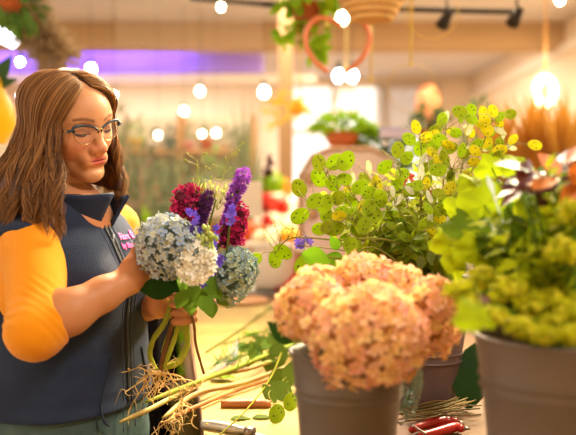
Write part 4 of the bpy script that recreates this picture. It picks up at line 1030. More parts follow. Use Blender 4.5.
def table_things():
    pale = G('cut_stem_green', (158, 164, 70), (132, 144, 54), transl=.05, bump=.2, bscale=150, noise=14); brn = mat('cut_stem_brown', (176, 116, 48), (150, 92, 36), rough=.7, noise=25)
    two = mat('cut_stem_two_tone', (172, 162, 78), (160, 112, 48), rough=.6, noise=9)
    S = [([(146, 402), (200, 381), (245, 364), (290, 345), (318, 330)], .0050, pale, 'pale green cut stem at the back, running from the roots to the leaves'),
         ([(120, 422), (150, 409), (182, 392), (214, 376), (252, 368), (296, 352), (330, 340)], .0052, two, 'long mottled cut stem whose bare tip hangs over the counter edge'),
         ([(163, 418), (196, 394), (240, 384), (284, 368), (320, 352)], .0056, two, 'thick cut stem in the middle with a root tuft at its left end'),
         ([(172, 418), (200, 405), (240, 389), (282, 376), (300, 372)], .0044, brn, 'reddish brown cut stem nearest the wooden handle')]
    for i, (pts, r, mm, lab) in enumerate(S):
        t = thing('cut_stem', T(*pts[0]), lab, 'cut stem', 'cut stems with roots on the counter')
        mb = MB(); q = bez([T(x, y, .012+.010*(3-i)) for x, y in pts], 7); mb.tube(q, [r*rnd.uniform(.92, 1.06)*(1 if k > 2 else .5+.2*k) for k in range(len(q))], 9)
        for k in range(6, len(q), 7): mb.ell(q[k], (r*1.15,)*3, 8)
        mb.build('stalk', mm, t)
        if i in (2, 3):
            c = q[3] if i == 2 else q[0]; d = c.y
            roots(t, c, [((176, 408), (190, 396)), ((150, 440), (168, 415)), ((186, 432), (180, 410)), ((198, 430), (194, 410)), ((168, 425), (172, 405)), ((205, 372), (200, 388)), ((165, 440), (176, 420))] if i == 2 else [((172, 445), (170, 425)), ((180, 428), (178, 412)), ((160, 430), (168, 410))], d, .0018)
        for k in range(3 if i < 2 else 1): 
            mb = MB(); p = q[-6-4*k]; mb.leaf(p, V(rnd.uniform(-.3, .8), rnd.uniform(-.5, .5), .3), V(0, 0, 1), .05, .018, .2); mb.build('leaf', G('cut_leaf', (98, 132, 44), (120, 150, 54)), t)
    # fine feathery cuttings behind
    F = [([(206, 352), (240, 330), (272, 308), (298, 300)], 'long thin green cutting lying furthest back on the counter'), ([(222, 345), (255, 334), (290, 324)], 'thin feathery cutting across the pale part of the counter'), ([(214, 366), (250, 344), (300, 330)], 'feathery dark green cutting above the pale cut stem'), ([(228, 362), (262, 350), (310, 340)], 'bushy feathery cutting against the bucket'), ([(236, 372), (268, 356), (305, 346)], 'short feathery cutting under the sage green leaves')]
    for i, (pts, lab) in enumerate(F):
        t = thing('green_cutting', T(*pts[0]), lab, 'cutting', 'thin green cuttings on the counter'); mb = MB(); q = bez([T(x, y, .008+.006*i) for x, y in pts], 8); mb.tube(q, .0026, 6)
        mb.build('stem', G('thin_stem', (96, 130, 48), (80, 112, 40)), t)
        mb = MB(); ax = (q[-1]-q[0]).normalized()
        for k in range(90 if i > 1 else 22):
            p = q[rnd.randrange(len(q)//(1 if i > 1 else 2) if i > 1 else len(q))] if i > 1 else q[rnd.randrange(len(q)//2, len(q))]
            mb.leaf(p, (ax*rnd.uniform(-1, .6)+V(0, rnd.uniform(-1, 1), rnd.uniform(.02, .45))*.7), V(0, 0, 1), rnd.uniform(.03, .07), .004, .1, .05, 4)
        mb.build('needles', G('feather_leaf', (98, 130, 40), (70, 100, 34)), t)
    t = thing('feather_tips', T(230, 360), 'greyish blue spiky leaf tips fanning out on the pale stem', 'cutting'); mb = MB()
    for k in range(9):
        p = T(236, 362, .02); e = T(205+k*4, 374-k*4.5, .03+.01*(k % 3)); mb.leaf(p, e-p, V(0, -.3, 1), (e-p).length*1.1, .007, .02)
    mb.build('leaves', mat('greyblue_leaf', (110, 112, 112), (92, 98, 96), rough=.6), t)
    # frilly lime leaf bits
    for px, py, lab in ((221, 378, 'pale lime crinkled leaf between the cut stems'), (250, 334, 'small green sprig lying alone on the pale counter'), (290, 302, 'tuft of green fronds beside the jug tray'), (272, 345, 'lime leaf tuft beside the taupe bucket')):
        t = thing('leaf_tuft', T(px, py), lab, 'leaf', None); mb = MB()
        for k in range(16): 
            a = rnd.uniform(0, 6.28); mb.leaf(T(px, py, .008), V(math.cos(a), math.sin(a), rnd.uniform(.0, .5)), V(0, 0, 1), rnd.uniform(.02, .045), .014, .2, .15, 5, wob=.1)
        mb.build('leaves', G('lime_tuft', (150, 184, 56), (120, 160, 44)), t)
    # sage-like leaves left of the bucket
    for i, (px, py, dx, dz, L, W_, lab) in enumerate(((276, 362, .1, .95, .062, .042, 'upright rounded sage green leaf left of the taupe bucket'), (272, 340, -.8, .5, .05, .03, 'sage green leaf pointing left above the upright one'), (290, 350, .3, 1, .06, .035, 'sage green leaf touching the peach flowers'), (262, 352, -.6, .9, .05, .03, 'sage green leaf behind the pale stem'), (284, 366, -.9, .6, .055, .034, 'sage green leaf leaning left just beside the upright one'), (268, 376, .5, .35, .05, .03, 'low sage green leaf lying across the thick cut stem'), (286, 344, -.8, .9, .06, .04, 'sage green leaf highest against the taupe bucket rim'), (254, 344, -.9, .35, .05, .026, 'sage green leaf furthest left over the feathery cutting'), (292, 392, -.7, .6, .05, .034, 'sage green leaf at the foot of the taupe bucket'), (288, 380, .2, .8, .055, .035, 'sage green leaf low beside the bucket'), (276, 395, -.5, .7, .04, .022, 'narrow green leaf standing near the fallen pod'), (296, 336, -.4, 1, .05, .03, 'dark green leaf right under the left peach head'))):
        mb = MB(); mb.leaf(T(px, py+8, .004), V(dx, .1, dz), V(0, -1, .5), L*1.25, W_*1.3, .15, .06, 9, tip=.9); tag(mb.build('sage_leaf', G('sage_table', (110, 138, 58), (92, 120, 46), transl=.2)), lab, 'leaf', 'sage green leaves beside the taupe bucket')
    for px, py, dep, lab in ((277, 414, 1.46, 'round green honesty pod lying in front of the wooden handle'), (291, 402, 1.5, 'green honesty pod against the foot of the taupe bucket')):
        t = thing('fallen_sprig', T(px, py), lab, 'pod'); add_pod(t, T(px, py, .02), 0, 1.05, V(0, -.8, .7), .2); mb = MB(); mb.tube(bez([T(px, py-6, .02), T(px-8, py-22, .03), T(px+14, py-34, .02)], 5), .001, 4); mb.build('stem', MATS['honesty_stem'], t)
    mb = MB(); mb.tube(bez([T(214, 440, .02), T(248, 408, .03), T(272, 375, .04), T(284, 345, .05)], 6), .0017, 5); tag(mb.build('thin_stalk', G('thin_yellow_stalk', (176, 178, 62), (160, 160, 54))), 'thin yellow green stalk lying diagonally over the tools', 'stalk')
    for px, py, dx, lab in ((240, 419, 1, 'small flat green leaf above the grafting knife'), (262, 418, 1, 'olive leaf lying right of the small flat leaf')):
        mb = MB(); mb.leaf(T(px-10, py, .004), V(1, .1, .02), V(0, 0, 1), .045, .028, .05); tag(mb.build('fallen_leaf', G('fallen_leaf', (104, 128, 44), (92, 108, 40))), lab, 'leaf')
    # wooden dowel handle
    a, b = T(221, 404, .010), T(271, 404, .010); t = MB(); ax = (b-a)
    t.lathe([(0, 0), (.0075, .0), (.0095, .004), (.0085, .02), (.0095, .05), (.0095, ax.length-.012), (.007, ax.length), (0, ax.length)], a, 14, axis=ax)
    tag(t.build('wooden_dowel', mat('handle_wood', (176, 112, 60), (150, 92, 46), rough=.5, noise=12)), 'short round wooden handle lying on the counter', 'handle')
    # steel garden knife / secateurs with pale handle
    t = thing('pruning_knife', T(230, 428), 'folding pruning knife with pale grey handle and brass rivet', 'knife')
    a, b = T(202, 424, .010), T(248, 431, .010); ax = b-a; mb = MB(); x, y, z = frame_from(ax)
    prof = bez([a, a.lerp(b, .35)+V(0, .003, 0), a.lerp(b, .7)-V(0, .001, 0), b], 5); mb.tube(prof, [.006+.004*math.sin(math.pi*min(1, .15+k/len(prof))) for k in range(len(prof))], 10); mb.build('handle', mat('pale_grey_handle', (196, 188, 172), rough=.35, metal=.3), t)
    mb = MB(); c = T(250, 432, .012); mb.lathe([(0, -.009), (.011, -.009), (.012, 0), (.011, .009), (0, .009)], c, 14); mb.build('pivot', mat('steel_worn', (150, 140, 126), rough=.35, metal=.9), t)
    mb = MB(); mb.leaf(c, T(276, 440, .01)-c, V(0, 0, 1), .07, .018, 0, 0, 6); mb.build('blade', MATS['steel_worn'], t, solid=.002)
    mb = MB(); mb.lathe([(0, 0), (.003, 0), (.003, .002), (0, .002)], T(207, 424.5, .018), 8); mb.build('rivet', mat('brass', (214, 164, 60), rough=.3, metal=1), t)
    # red secateurs
    t = thing('secateurs', T(440, 430), 'red handled secateurs lying between the buckets', 'secateurs'); red = mat('red_grip', (186, 34, 26), (168, 24, 20), rough=.3, noise=5, spec=.6)
    for pts, rr in (([(411, 430), (428, 424), (446, 421), (458, 422)], .0085), ([(420, 436), (440, 431), (456, 427), (462, 429)], .0085)):
        mb = MB(); q = bez([T(x, y, .012) for x, y in pts], 5); mb.tube(q, [rr*(.7+.4*math.sin(math.pi*k/len(q))) for k in range(len(q))], 10); mb.build('grip', red, t)
    mb = MB(); mb.tube([T(458, 423, .012), T(464, 424, .012)], [.007, .004], 8); mb.tube([T(462, 428, .012), T(470, 429, .012)], [.005, .002], 8); mb.build('blade', MATS['steel_worn'], t)
    mb = MB(); mb.tube(bez([T(413, 425, .02), T(420, 430, .024), T(426, 434, .02)], 4), .002, 5); mb.build('catch', MATS['steel_worn'], t)
    # dry stalks behind secateurs
    mb = MB()
    for k in range(26):
        y0 = 412+rnd.uniform(-8, 6); mb.tube(bez([T(402+rnd.uniform(-4, 10), y0+4, .01+rnd.uniform(0, .02)), T(435, y0-rnd.uniform(0, 6), .02+rnd.uniform(0, .02)), T(470+rnd.uniform(-14, 12), y0-rnd.uniform(2, 16), .015+rnd.uniform(0, .03))], 4), .0014, 4)
    tag(mb.build('dry_stalks', mat('dry_stalk', (120, 92, 34), (84, 72, 26), rough=.8)), 'pile of thin dry brown stalks behind the secateurs', 'stalks', kind='stuff')
    t = thing('large_leaf_cutting', T(460, 400), 'large dark green leaves lying beside the foot of the big bucket', 'leaf'); 
    for px, py, dx, dz, L in ((458, 402, -.15, .8, .12), (452, 396, -.7, .55, .10), (468, 410, .1, .8, .13), (464, 388, .3, .9, .11), (448, 388, -.2, 1, .10)):
        mb = MB(); mb.leaf(T(px, py, .004), V(dx, .15, dz), V(0, -1, .45), L, L*.62, .25, .07, 9, tip=.9); mb.build('leaf', G('large_leaf', (30, 52, 24), (42, 66, 30), transl=.1), t)
    t = thing('grape_hyacinth_sprig', T(408, 405), 'drooping cluster of tiny pale blue green florets hanging by the peach bucket', 'flower'); mb = MB()
    q = bez([P(398, 352, 1.30), P(408, 365, 1.29), P(411, 385, 1.29), P(402, 416, 1.29)], 8)
    for p in q:
        for k in range(7): d = unit(); floret(mb, p+V(d.x*.016, d.y*.014, d.z*.01), (d+V(0, -.6, 0)).normalized(), .0062, 4, 0, .3, 1)
    mb.build('florets', [mat('pale_bluegreen', (150, 172, 160), (128, 152, 150), rough=.6), mat('bluegreen_eye', (196, 196, 90), rough=.6)], t); mb = MB(); mb.tube(q, .002, 5); mb.build('stem', MATS['green_stem'], t)
# ================================================================ BACKGROUND OF THE SHOP
TERRA = lambda: mat('terracotta', (196, 104, 52), (176, 88, 42), rough=.85, noise=8)
def pot(t, c, r, h, m, name='pot'):
    mb = MB(); mb.lathe([(0, 0), (r*.68, 0), (r*.94, h*.82), (r*1.04, h*.82), (r*1.04, h), (r*.94, h), (r*.9, h*.8), (0, h*.8)], c, 24); return mb.build(name, m, t)
def bush(t, c, rad, n, L, W, m, droop=0.0, name='foliage', core=None):
    mb = MB()
    for i in range(n):
        d = unit(); k = rnd.uniform(.35, 1)**.6; p = c+V(d.x*rad[0]*k, d.y*rad[1]*k, d.z*rad[2]*k)
        mb.leaf(p, (d+rv(.5)+V(0, 0, -droop)).normalized(), (d+V(0, -.3, .5)), L*rnd.uniform(.6, 1.2), W*rnd.uniform(.7, 1.2), .25, .1, 4)
    return mb.build(name, m, t)
def blades(t, c, h, n, spread, m, w=.02, name='blades', arch=.5):
    mb = MB()
    for i in range(n):
        a = rnd.uniform(0, 6.28); s = spread*rnd.uniform(.2, 1); k = h*rnd.uniform(.6, 1.05); pts = [c, c+V(math.cos(a)*s*.35, math.sin(a)*s*.35, k*.6), c+V(math.cos(a)*s, math.sin(a)*s, k*(1-arch*.3*s/spread))]
        q = bez(pts, 4); vs = []; sd = V(-math.sin(a), math.cos(a), 0)
        for j, p in enumerate(q): ww = w*.5*math.sin(math.pi*(.12+.88*j/(len(q)-1)))+.0008; vs += [p-sd*ww, p+sd*ww+V(0, 0, ww*.3)]
        mb.add(vs, [(2*j, 2*j+1, 2*j+3, 2*j+2) for j in range(len(q)-1)])
    return mb.build(name, m, t)
def background():
    grn = G('bg_green', (86, 124, 58), (120, 156, 70)); lime = G('bg_lime', (170, 204, 40), (132, 178, 36), transl=.4); olive = G('bg_olive', (118, 130, 84), (96, 112, 74)); dk = G('bg_dark', (54, 82, 52), (72, 100, 60))
    orange = mat('bg_orange', (226, 92, 10), (214, 76, 8), rough=.6, noise=3); red = mat('bg_red', (206, 30, 12), (214, 60, 20), rough=.6); yel = mat('bg_yellow', (244, 196, 40), (236, 176, 34), rough=.6)
    wood = mat('shelf_pine', (178, 128, 72), (160, 112, 60), rough=.7, noise=3); cream = mat('bg_cream', (240, 226, 198), rough=.6)
    # ---- far display shelving left of centre, seen through the glass
    sh = thing('display_shelf', V(-1.6, 7.6, 0), 'wide pine display shelving full of pots seen through the glass', 'shelving')
    x0, x1, y0 = -1.75, -.35, 7.6
    for z in (.45, .95, 1.38, 1.76): mb = MB(); mb.box((x0, y0, z-.03), (x1, y0+.4, z)); mb.build('shelf_board', wood, sh, smooth=False)
    for x in (x0-.04, (x0+x1)/2, x1): mb = MB(); mb.box((x, y0, 0), (x+.04, y0+.4, 2.1)); mb.build('upright', wood, sh, smooth=False)
    mb = MB(); mb.box((x0, y0+.39, 0), (x1, y0+.41, 2.1)); mb.build('back_panel', cream, sh, smooth=False)
    tones = [('coral', (232, 120, 84)), ('teal', (70, 130, 130)), ('cream', (246, 230, 200)), ('amber', (240, 170, 60)), ('pink', (236, 160, 160)), ('olive', (130, 140, 60)), ('white', (248, 244, 234)), ('rust', (190, 90, 40))]
    tops = ['leafy', 'bushy', 'spiky']
    for zi, (z, row) in enumerate(((1.76, 'top'), (1.38, 'second'), (.95, 'third'))):
        for k in range(8):
            tn, c = tones[(k*3+zi*2) % 8]; x = x0+.1+k*.172; p = V(x, y0+.18+rnd.uniform(-.05, .05), z); kind = (k+zi) % 3
            pos = ('first', 'second', 'third', 'fourth', 'fifth', 'sixth', 'seventh', 'eighth')[k]
            t = thing('potted_plant', p, f'{tops[kind]} plant in a {tn} pot, {pos} from left on the {row} display shelf', 'potted plant', 'potted plants on the display shelving')
            pot(t, p, .055+.01*(k % 3), .09+.02*(k % 2), mat('pot_'+tn, c, rough=.5)); q = p+V(0, 0, .13)
            if kind == 2: blades(t, q-V(0, 0, .04), .2, 16, .09, grn, .014)
            else: bush(t, q+V(0, 0, .03), (.075, .07, .07+.02*kind), 45, .05, .028, (grn, lime, olive, dk)[(k+zi) % 4])
    # ---- floor plants
    def floor_plant(px, py_top, d, kind, label, m, w=.3, potm=None, zb=0.0, hh=None):
        top = P(px, py_top, d); b = V(top.x, d, zb); t = thing('floor_plant', b, label, 'plant', None); ph = .35 if zb == 0 else .14
        pot(t, b, w*.45, ph, potm or TERRA())
        if kind == 'b': bush(t, b+V(0, 0, (top.z+zb+ph)/2-zb*0), (w*.6, w*.6, (top.z-zb-ph)/2), 260, .10, .04, m); mb = MB(); mb.tube([b+V(0, 0, ph*.7), V(b.x, b.y, top.z-.1)], .012, 6); mb.build('stem', mat('bark', (110, 80, 50), rough=.9), t)
        else: blades(t, b+V(0, 0, ph*.7), top.z-zb-ph*.7, 70, w, m, .03)
    floor_plant(247, 92, 5.4, 's', 'tall grey green grassy plant seen through the glass near its clear edge', olive, .30)
    floor_plant(126, 98, 5.6, 'b', "grey green bushy tree just right of the woman's face", olive, .34)
    floor_plant(172, 130, 6.2, 's', 'spiky plant standing left of the low bulbs', dk, .3)
    floor_plant(140, 150, 5.0, 'b', "dark shrub behind the woman's far shoulder", dk, .32)
    floor_plant(180, 160, 5.2, 'b', 'shrub behind the left cockscomb flower', olive, .32)
    floor_plant(158, 214, 4.0, 'b', 'bright green low bush below the glass screen', lime, .36)
    floor_plant(215, 150, 6.4, 'b', 'bushy plant behind the low pair of bulbs', grn, .34)
    # ---- yellow green trailing hanging branch, centre
    t = thing('yellow_branch', P(300, 108, 4.6), 'yellow leafy branch with a round glowing seed head left of centre', 'branch'); mb = MB()
    for i in range(60): p = P(rnd.uniform(268, 312), rnd.uniform(92, 124), 4.6+rnd.uniform(-.1, .1)); mb.leaf(p, V(rnd.uniform(-1, .3), 0, rnd.uniform(-.4, .4)), unit(), .09, .014, .1)
    mb.tube([P(300, 108, 4.6), V(P(300, 108, 4.6).x, 4.6, ZC)], .004, 4); mb.tube(bez([P(262, 100, 4.6), P(300, 108, 4.6), P(330, 130, 4.6)], 5), .006, 5); mb.build('leaves', mat('yellow_leaf', (232, 196, 60), (206, 184, 70), rough=.6, transl=.4), t)
    mb = MB(); mb.ell(P(297, 107, 4.5), (.05,)*3, 14); mb.build('seed_head', mat('gold_ball', (250, 206, 60), rough=.5, transl=.3), t)
    # wooden post between glass and shelves
    mb = MB(); p = P(286, 100, 6.6); mb.box((p.x-.06, 6.6, 0), (p.x+.06, 6.72, ZC)); struct('trim_4', mb, mat('post_tan', (132, 98, 62), rough=.8), smooth=False)
    # ---- pink wooden house board, jug, pumpkins on counter end and side table
    t = thing('side_table', V(-.1, 4.7, 0), 'low white table behind the counter carrying pumpkins and flowers', 'table')
    mb = MB(); mb.box((-1.0, 4.3, .86), (1.0, 5.3, .90)); mb.build('table_top', wood, t, smooth=False)
    for x in (-.95, .9):
        for y in (4.35, 5.2): mb = MB(); mb.box((x, y, 0), (x+.05, y+.05, .86)); mb.build('leg', cream, t, smooth=False)
    def pumpkin(px, py, d, r, m, lab, zz=.78, stem=True, base=.90):
        c = P(px, py, d); t = thing('pumpkin', V(c.x, d, c.z-r*zz), lab, 'pumpkin', 'pumpkins and gourds behind the counter'); mb = MB(); vs = []; N = 40; K = 14
        for i in range(K+1):
            a = math.pi*i/K
            for j in range(N): b = 2*math.pi*j/N; rr = r*math.sin(a)*(1-.09*abs(math.cos(4.5*b))**4); vs.append(c+V(rr*math.cos(b), rr*math.sin(b), r*zz*math.cos(a)*(1-.25*math.exp(-(math.sin(a)/.3)**2))))
        mb.add(vs, [(i*N+j, i*N+(j+1) % N, (i+1)*N+(j+1) % N, (i+1)*N+j) for i in range(K) for j in range(N)]); mb.build('body', m, t)
        mb = MB(); stemtube(mb, [c+V(0, 0, r*zz*.72), c+V(.01, 0, r*zz*.95), c+V(.03, 0, r*zz*1.2)], r*.12, r*.09); mb.build('stalk', mat('pumpkin_stalk', (130, 120, 60), rough=.8), t)
    # stand under pumpkins: stacked crates
    def crate(px, py, d, w, h, lab, m=None, z0=.90):
        c = P(px, py, d); t = thing('wooden_crate', V(c.x, d, z0), lab, 'crate'); top = c.z
        for k in range(3): mb = MB(); zz = z0+(top-z0)*(k/3); mb.box((c.x-w/2, d-.14, zz), (c.x+w/2, d+.14, zz+(top-z0)/3*.82)); mb.build('slat_board', m or wood, t, smooth=False)
    crate(248, 256, 4.5, .30, .1, 'small crate under the big orange pumpkin'); pumpkin(247, 238, 4.45, .125, orange, 'big orange pumpkin half hidden behind the burgundy flower', .85)
    crate(259, 252, 4.38, .20, .1, 'shallow crate under the cream gourds'); crate(283, 246, 4.9, .34, .1, 'pine crate under the yellow squash'); pumpkin(286, 236, 4.85, .10, yel, 'yellow squash left of the pink board', .6)
    pumpkin(262, 240, 4.35, .062, mat('gourd_cream', (248, 236, 190), rough=.5), 'small cream gourd just behind the jug', .95)
    pumpkin(256, 249, 4.42, .055, MATS['gourd_cream'], 'cream gourd lower left of the jug rim', .7)
    def red_bunch(px, py, d, r, m, lab, n=40):
        c = P(px, py, d); t = thing('flower_bunch', V(c.x, d, .9), lab, 'flower bunch'); mb = MB()
        for i in range(n): q = unit(); floret(mb, c+q*r*rnd.uniform(.4, 1), (q+V(0, -.5, .2)).normalized(), r*.42, 6, 0, .3)
        mb.build('flowers', m, t); mb = MB(); mb.lathe([(0, 0), (.06, 0), (.075, max(.1, c.z-.9-r*.5)), (.07, max(.1, c.z-.9-r*.5)), (0, .02)], V(c.x, d, .9), 20); mb.build('vase', cream, t)
        mb = MB(); mb.tube([V(c.x, d, .92), c], .012, 6); mb.build('stem', grn, t)
    red_bunch(266, 205, 4.9, .085, mat('red_petal', (216, 34, 12), (226, 66, 24), rough=.6, transl=.2), 'bunch of scarlet flowers right of the tall purple spike'); red_bunch(279, 208, 5.0, .07, MATS['red_petal'], 'second scarlet bunch touching the pink board')
    red_bunch(272, 186, 5.1, .08, lime, 'leafy green bunch above the scarlet flowers'); red_bunch(284, 190, 5.3, .07, mat('amber_petal', (240, 170, 50), (226, 140, 40), rough=.6, transl=.2), 'amber bunch behind the scarlet flowers')
    red_bunch(268, 222, 4.8, .045, MATS['red_petal'], 'small pinkish red bunch under the scarlet flowers')
    t = thing('dark_flower_spike', P(268, 168, 4.0), 'thin dark maroon flower spike right of the bouquet, out of focus', 'flower'); mb = MB(); a = P(270, 158, 3.85); b = P(266, 178, 3.85)
    for i in range(60): p = a.lerp(b, rnd.random()); mb.leaf(p, unit(), unit(), .035, .014, .1)
    mb.tube([a, b, V(P(264, 250, 3.85).x, 3.85, TZ)], .004, 5); mb.build('spike', mat('maroon_spike', (96, 20, 40), rough=.7), t)
    # pink board shaped like a house gable with cut-outs
    t = thing('wooden_board', P(335, 285, 3.86), 'pale pink wooden house shaped board behind the honesty', 'board'); mb = MB(); d = 3.86
    out = [(301, 286), (300, 176), (312, 156), (330, 149), (372, 149), (392, 160), (398, 286)]; f_ = [P(x, y, d) for x, y in out]
    n = len(f_); mb.add(f_+[p+V(0, .02, 0) for p in f_], [tuple(range(n)), tuple(range(2*n-1, n-1, -1))]+[(i, i+n, (i+1) % n+n, (i+1) % n) for i in range(n)]); mb.build('panel', mat('pink_paint', (255, 240, 232), (250, 230, 220), rough=.7, noise=4), t, smooth=False)
    mb = MB(); mb.tube([p+V(0, -.005, 0) for p in f_], .012, 6); mb.build('edge_trim', mat('pink_trim', (206, 168, 130), rough=.7), t)
    for px, py in ((310, 179), (312, 214)): mb = MB(); mb.lathe([(0, 0), (.03, 0), (.03, .006), (0, .006)], P(px, py, 3.85), 16, axis=V(0, -1, 0)); mb.build('knob', MATS['pink_trim'], t)
    # ---- terracotta bowl with plant on a pedestal + bits right of it
    c = P(343, 150, 4.1); t = thing('potted_plant', c, 'lush green plant in a terracotta bowl on the pink board', 'potted plant'); mb = MB(); mb.lathe([(0, 0), (.05, 0), (.085, .05), (.095, .09), (.088, .09), (0, .07)], c+V(0, .02, 0), 28); mb.build('bowl', TERRA(), t)
    bush(t, c+V(0, .02, .125), (.15, .09, .05), 170, .055, .035, lime, .1)
    mb = MB(); mb.tube([V(c.x, 4.12, 0), c+V(0, .02, 0)], .035, 12); mb.lathe([(0, 0), (.12, 0), (.12, .02), (0, .02)], c+V(0, .02, -.02), 24); mb.build('plant_stand', cream, t)
    t = thing('gift_box', P(394, 136, 3.9), 'white and lilac flat box right of the terracotta bowl', 'box'); p = P(394, 134, 4.1); mb = MB(); mb.box((p.x-.075, 4.05, p.z-.02), (p.x+.075, 4.2, p.z+.018)); mb.build('carton', mat('box_lilac', (220, 214, 246), rough=.5), t, smooth=False); mb = MB(); mb.box((p.x-.08, 4.045, p.z+.018), (p.x+.08, 4.205, p.z+.03)); mb.build('lid', mat('box_blue', (190, 196, 240), rough=.5), t, smooth=False)
    for px, py, m, w, lab in ((375, 150, dk, .16, 'dark leafy plant under the lilac box'), (395, 158, grn, .18, 'green leafy plant right under the lilac box'), (362, 138, lime, .1, 'small lime plant between the bowl and the lilac box'), (430, 120, olive, .12, 'olive plant under the dried pink bunch')):
        c = P(px, py, 4.14); t = thing('potted_plant', c, lab, 'potted plant'); bush(t, c, (w*.7, w*.5, w*.5), 90, .06, .03, m); pot(t, V(c.x, 4.14, c.z-w*.5-.12), .06, .13, TERRA()); mb = MB(); mb.tube([V(c.x, 4.14, 0), V(c.x, 4.14, c.z-w*.5-.12)], .02, 8); mb.build('stand', cream, t)
    c = P(428, 104, 5.7); t = thing('dried_bunch', c, 'dried peach pink bunch standing before the far window', 'dried flowers'); mb = MB()
    for i in range(120): q = unit(); floret(mb, c+V(q.x*.075, q.y*.07, q.z*.13), q, .032, 5, 0, .3)
    mb.build('flowers', mat('dried_peach', (226, 150, 100), (240, 184, 140), rough=.8), t); mb = MB(); mb.tube([c, V(c.x, 5.7, 1.2)], .02, 6); mb.lathe([(0, 0), (.1, 0), (.12, .5), (.05, 1.2), (0, 1.2)], V(c.x, 5.7, 0), 20); mb.build('vase', cream, t)
    # ---- orange dried palm & plants near right wall
    for px, py, d, h, n, lab in ((500, 130, 3.6, .55, 60, 'golden dried grass plume left of the ring lamp'), (535, 125, 3.5, .60, 70, 'golden dried grass plume under the ring lamp'), (565, 132, 3.3, .5, 60, 'golden dried grass plume at the right edge')):
        c = P(px, py, d); b = V(c.x, d, TZ+.25); t = thing('dried_grass', b, lab, 'dried grass', 'dried grasses by the right wall'); blades(t, b, c.z-b.z+.18, n*2, .22, mat('dried_gold', (220, 168, 70), (196, 134, 46), rough=.7, transl=.4), .016); mb = MB(); mb.lathe([(0, 0), (.07, 0), (.10, .2), (.06, .35), (.055, .35), (0, .02)], b-V(0, 0, .25), 20); mb.build('vase', TERRA(), t)
    floor_plant(478, 92, 5.2, 'b', 'dark green plant before the end of the right wall', dk, .22)
    # ---- jug on tray with red cloth
    c = T(273, 291); t = thing('pitcher', c, 'white ceramic pitcher on a grey tray at the far end of the counter', 'pitcher'); mb = MB(); s = .93
    mb.lathe([(0, 0), (.085*s, 0), (.112*s, .03), (.118*s, .08), (.108*s, .15), (.100*s, .19), (.110*s, .205), (.104*s, .205), (.095*s, .19), (.1*s, .1), (0, .02)], c+V(0, 0, .012), 36); mb.build('body', mat('white_glaze', (244, 232, 214), rough=.25), t)
    mb = MB(); mb.tube(bez([c+V(.095, -.03, .19), c+V(.15, -.05, .18), c+V(.155, -.05, .11), c+V(.105, -.03, .06)], 6), .012, 8); mb.build('handle', MATS['white_glaze'], t)
    mb = MB(); mb.tube([c+V(-.095, 0, .20), c+V(-.13, 0, .218)], [.03, .012], 8); mb.build('spout', MATS['white_glaze'], t)
    mb = MB(); mb.lathe([(0, 0), (.2, 0), (.21, .012), (.2, .012), (.19, .005), (0, .005)], c, 40, sx=1.1); tag(mb.build('serving_tray', mat('grey_tray', (150, 140, 128), rough=.4)), 'round grey tray under the white pitcher', 'tray')
    mb = MB(); p = T(306, 291); vs = []
    for i in range(9):
        for j in range(9):
            u, v = i/8-.5, j/8-.5; vs.append(p+V(u*.28, v*.2, .02+.15*math.exp(-(u*u+v*v)*7)+.012*math.sin(9*u+5*v)))
    mb.add(vs, [(i*9+j, (i+1)*9+j, (i+1)*9+j+1, i*9+j+1) for i in range(8) for j in range(8)]); tag(mb.build('folded_cloth', mat('red_cloth', (214, 34, 30), rough=.9), solid=.006), 'crumpled bright red cloth right of the white pitcher', 'cloth')
    t = thing('violet_sprig', P(308, 243, 1.7), 'small violet blossoms on a thin stalk above the red cloth', 'flower'); mb = MB()
    for px, py in ((297, 246), (300, 243), (306, 240), (309, 242), (303, 247), (296, 243)): floret(mb, P(px, py, 1.72)+rv(.004), V(0, -1, .2), .0085, 5)
    mb.tube(bez([P(297, 245, 1.72), P(340, 250, 1.7), P(405, 262, 1.7)], 5), .0012, 4, 1); mb.build('blossoms', [mat('violet_petal', (84, 62, 196)), MATS['honesty_stem']], t)
    # ---- things hanging from the ceiling
    c = P(372, -3, 3.0); t = thing('wicker_basket', c, 'woven wicker basket hanging at the top of the photo', 'basket'); wk = mat('wicker', (222, 168, 92), (196, 138, 70), rough=.7); wk2 = mat('wicker_light', (238, 196, 124), rough=.7)
    mb = MB()
    for i in range(24):
        z = -.08+i*.012; r = .065+.105*math.sin(min(1, (i+1)/21)*math.pi/2)
        for st in (0,):
            N = 48; mb.tube([c+V((r+.004*math.cos(N/2*a+i*math.pi))*math.cos(a), (r+.004*math.cos(N/2*a+i*math.pi))*math.sin(a), z) for a in np.linspace(0, 2*math.pi, N+1)], .0075, 5, 0 if i % 2 else 1, caps=False)
    mb.lathe([(0, 0), (.07, 0), (.07, .008), (0, .008)], c+V(0, 0, -.085), 20); mb.build('weave', [wk, wk2], t)
    for s in (-1, 1): mb = MB(); mb.tube([c+V(.16*s, 0, .2), V(c.x, c.y, ZC)], .004, 5); mb.build('rope', wk2, t)
    mb = MB(); mb.tube([c+V(.172*math.cos(a), .172*math.sin(a), .205) for a in np.linspace(0, 6.283, 30)], .012, 6, caps=False); mb.build('rim', wk2, t)
    # copper hoop
    c = P(341, 46, 3.1); t = thing('copper_hoop', c, 'open heart shaped copper hoop hanging under the wicker basket', 'hoop'); mb = MB()
    pts = [P(x, y, 3.1) for x, y in ((328, 72), (314, 60), (306, 44), (308, 28), (318, 18), (332, 20), (341, 26))]; mb.tube(bez(pts, 6), .0105, 8); pts = [P(x, y, 3.1) for x, y in ((347, 72), (362, 58), (369, 42), (368, 30), (362, 20))]; mb.tube(bez(pts, 6), .0105, 8); mb.build('hoop_wire', mat('copper', (232, 138, 92), rough=.4, metal=.3), t)
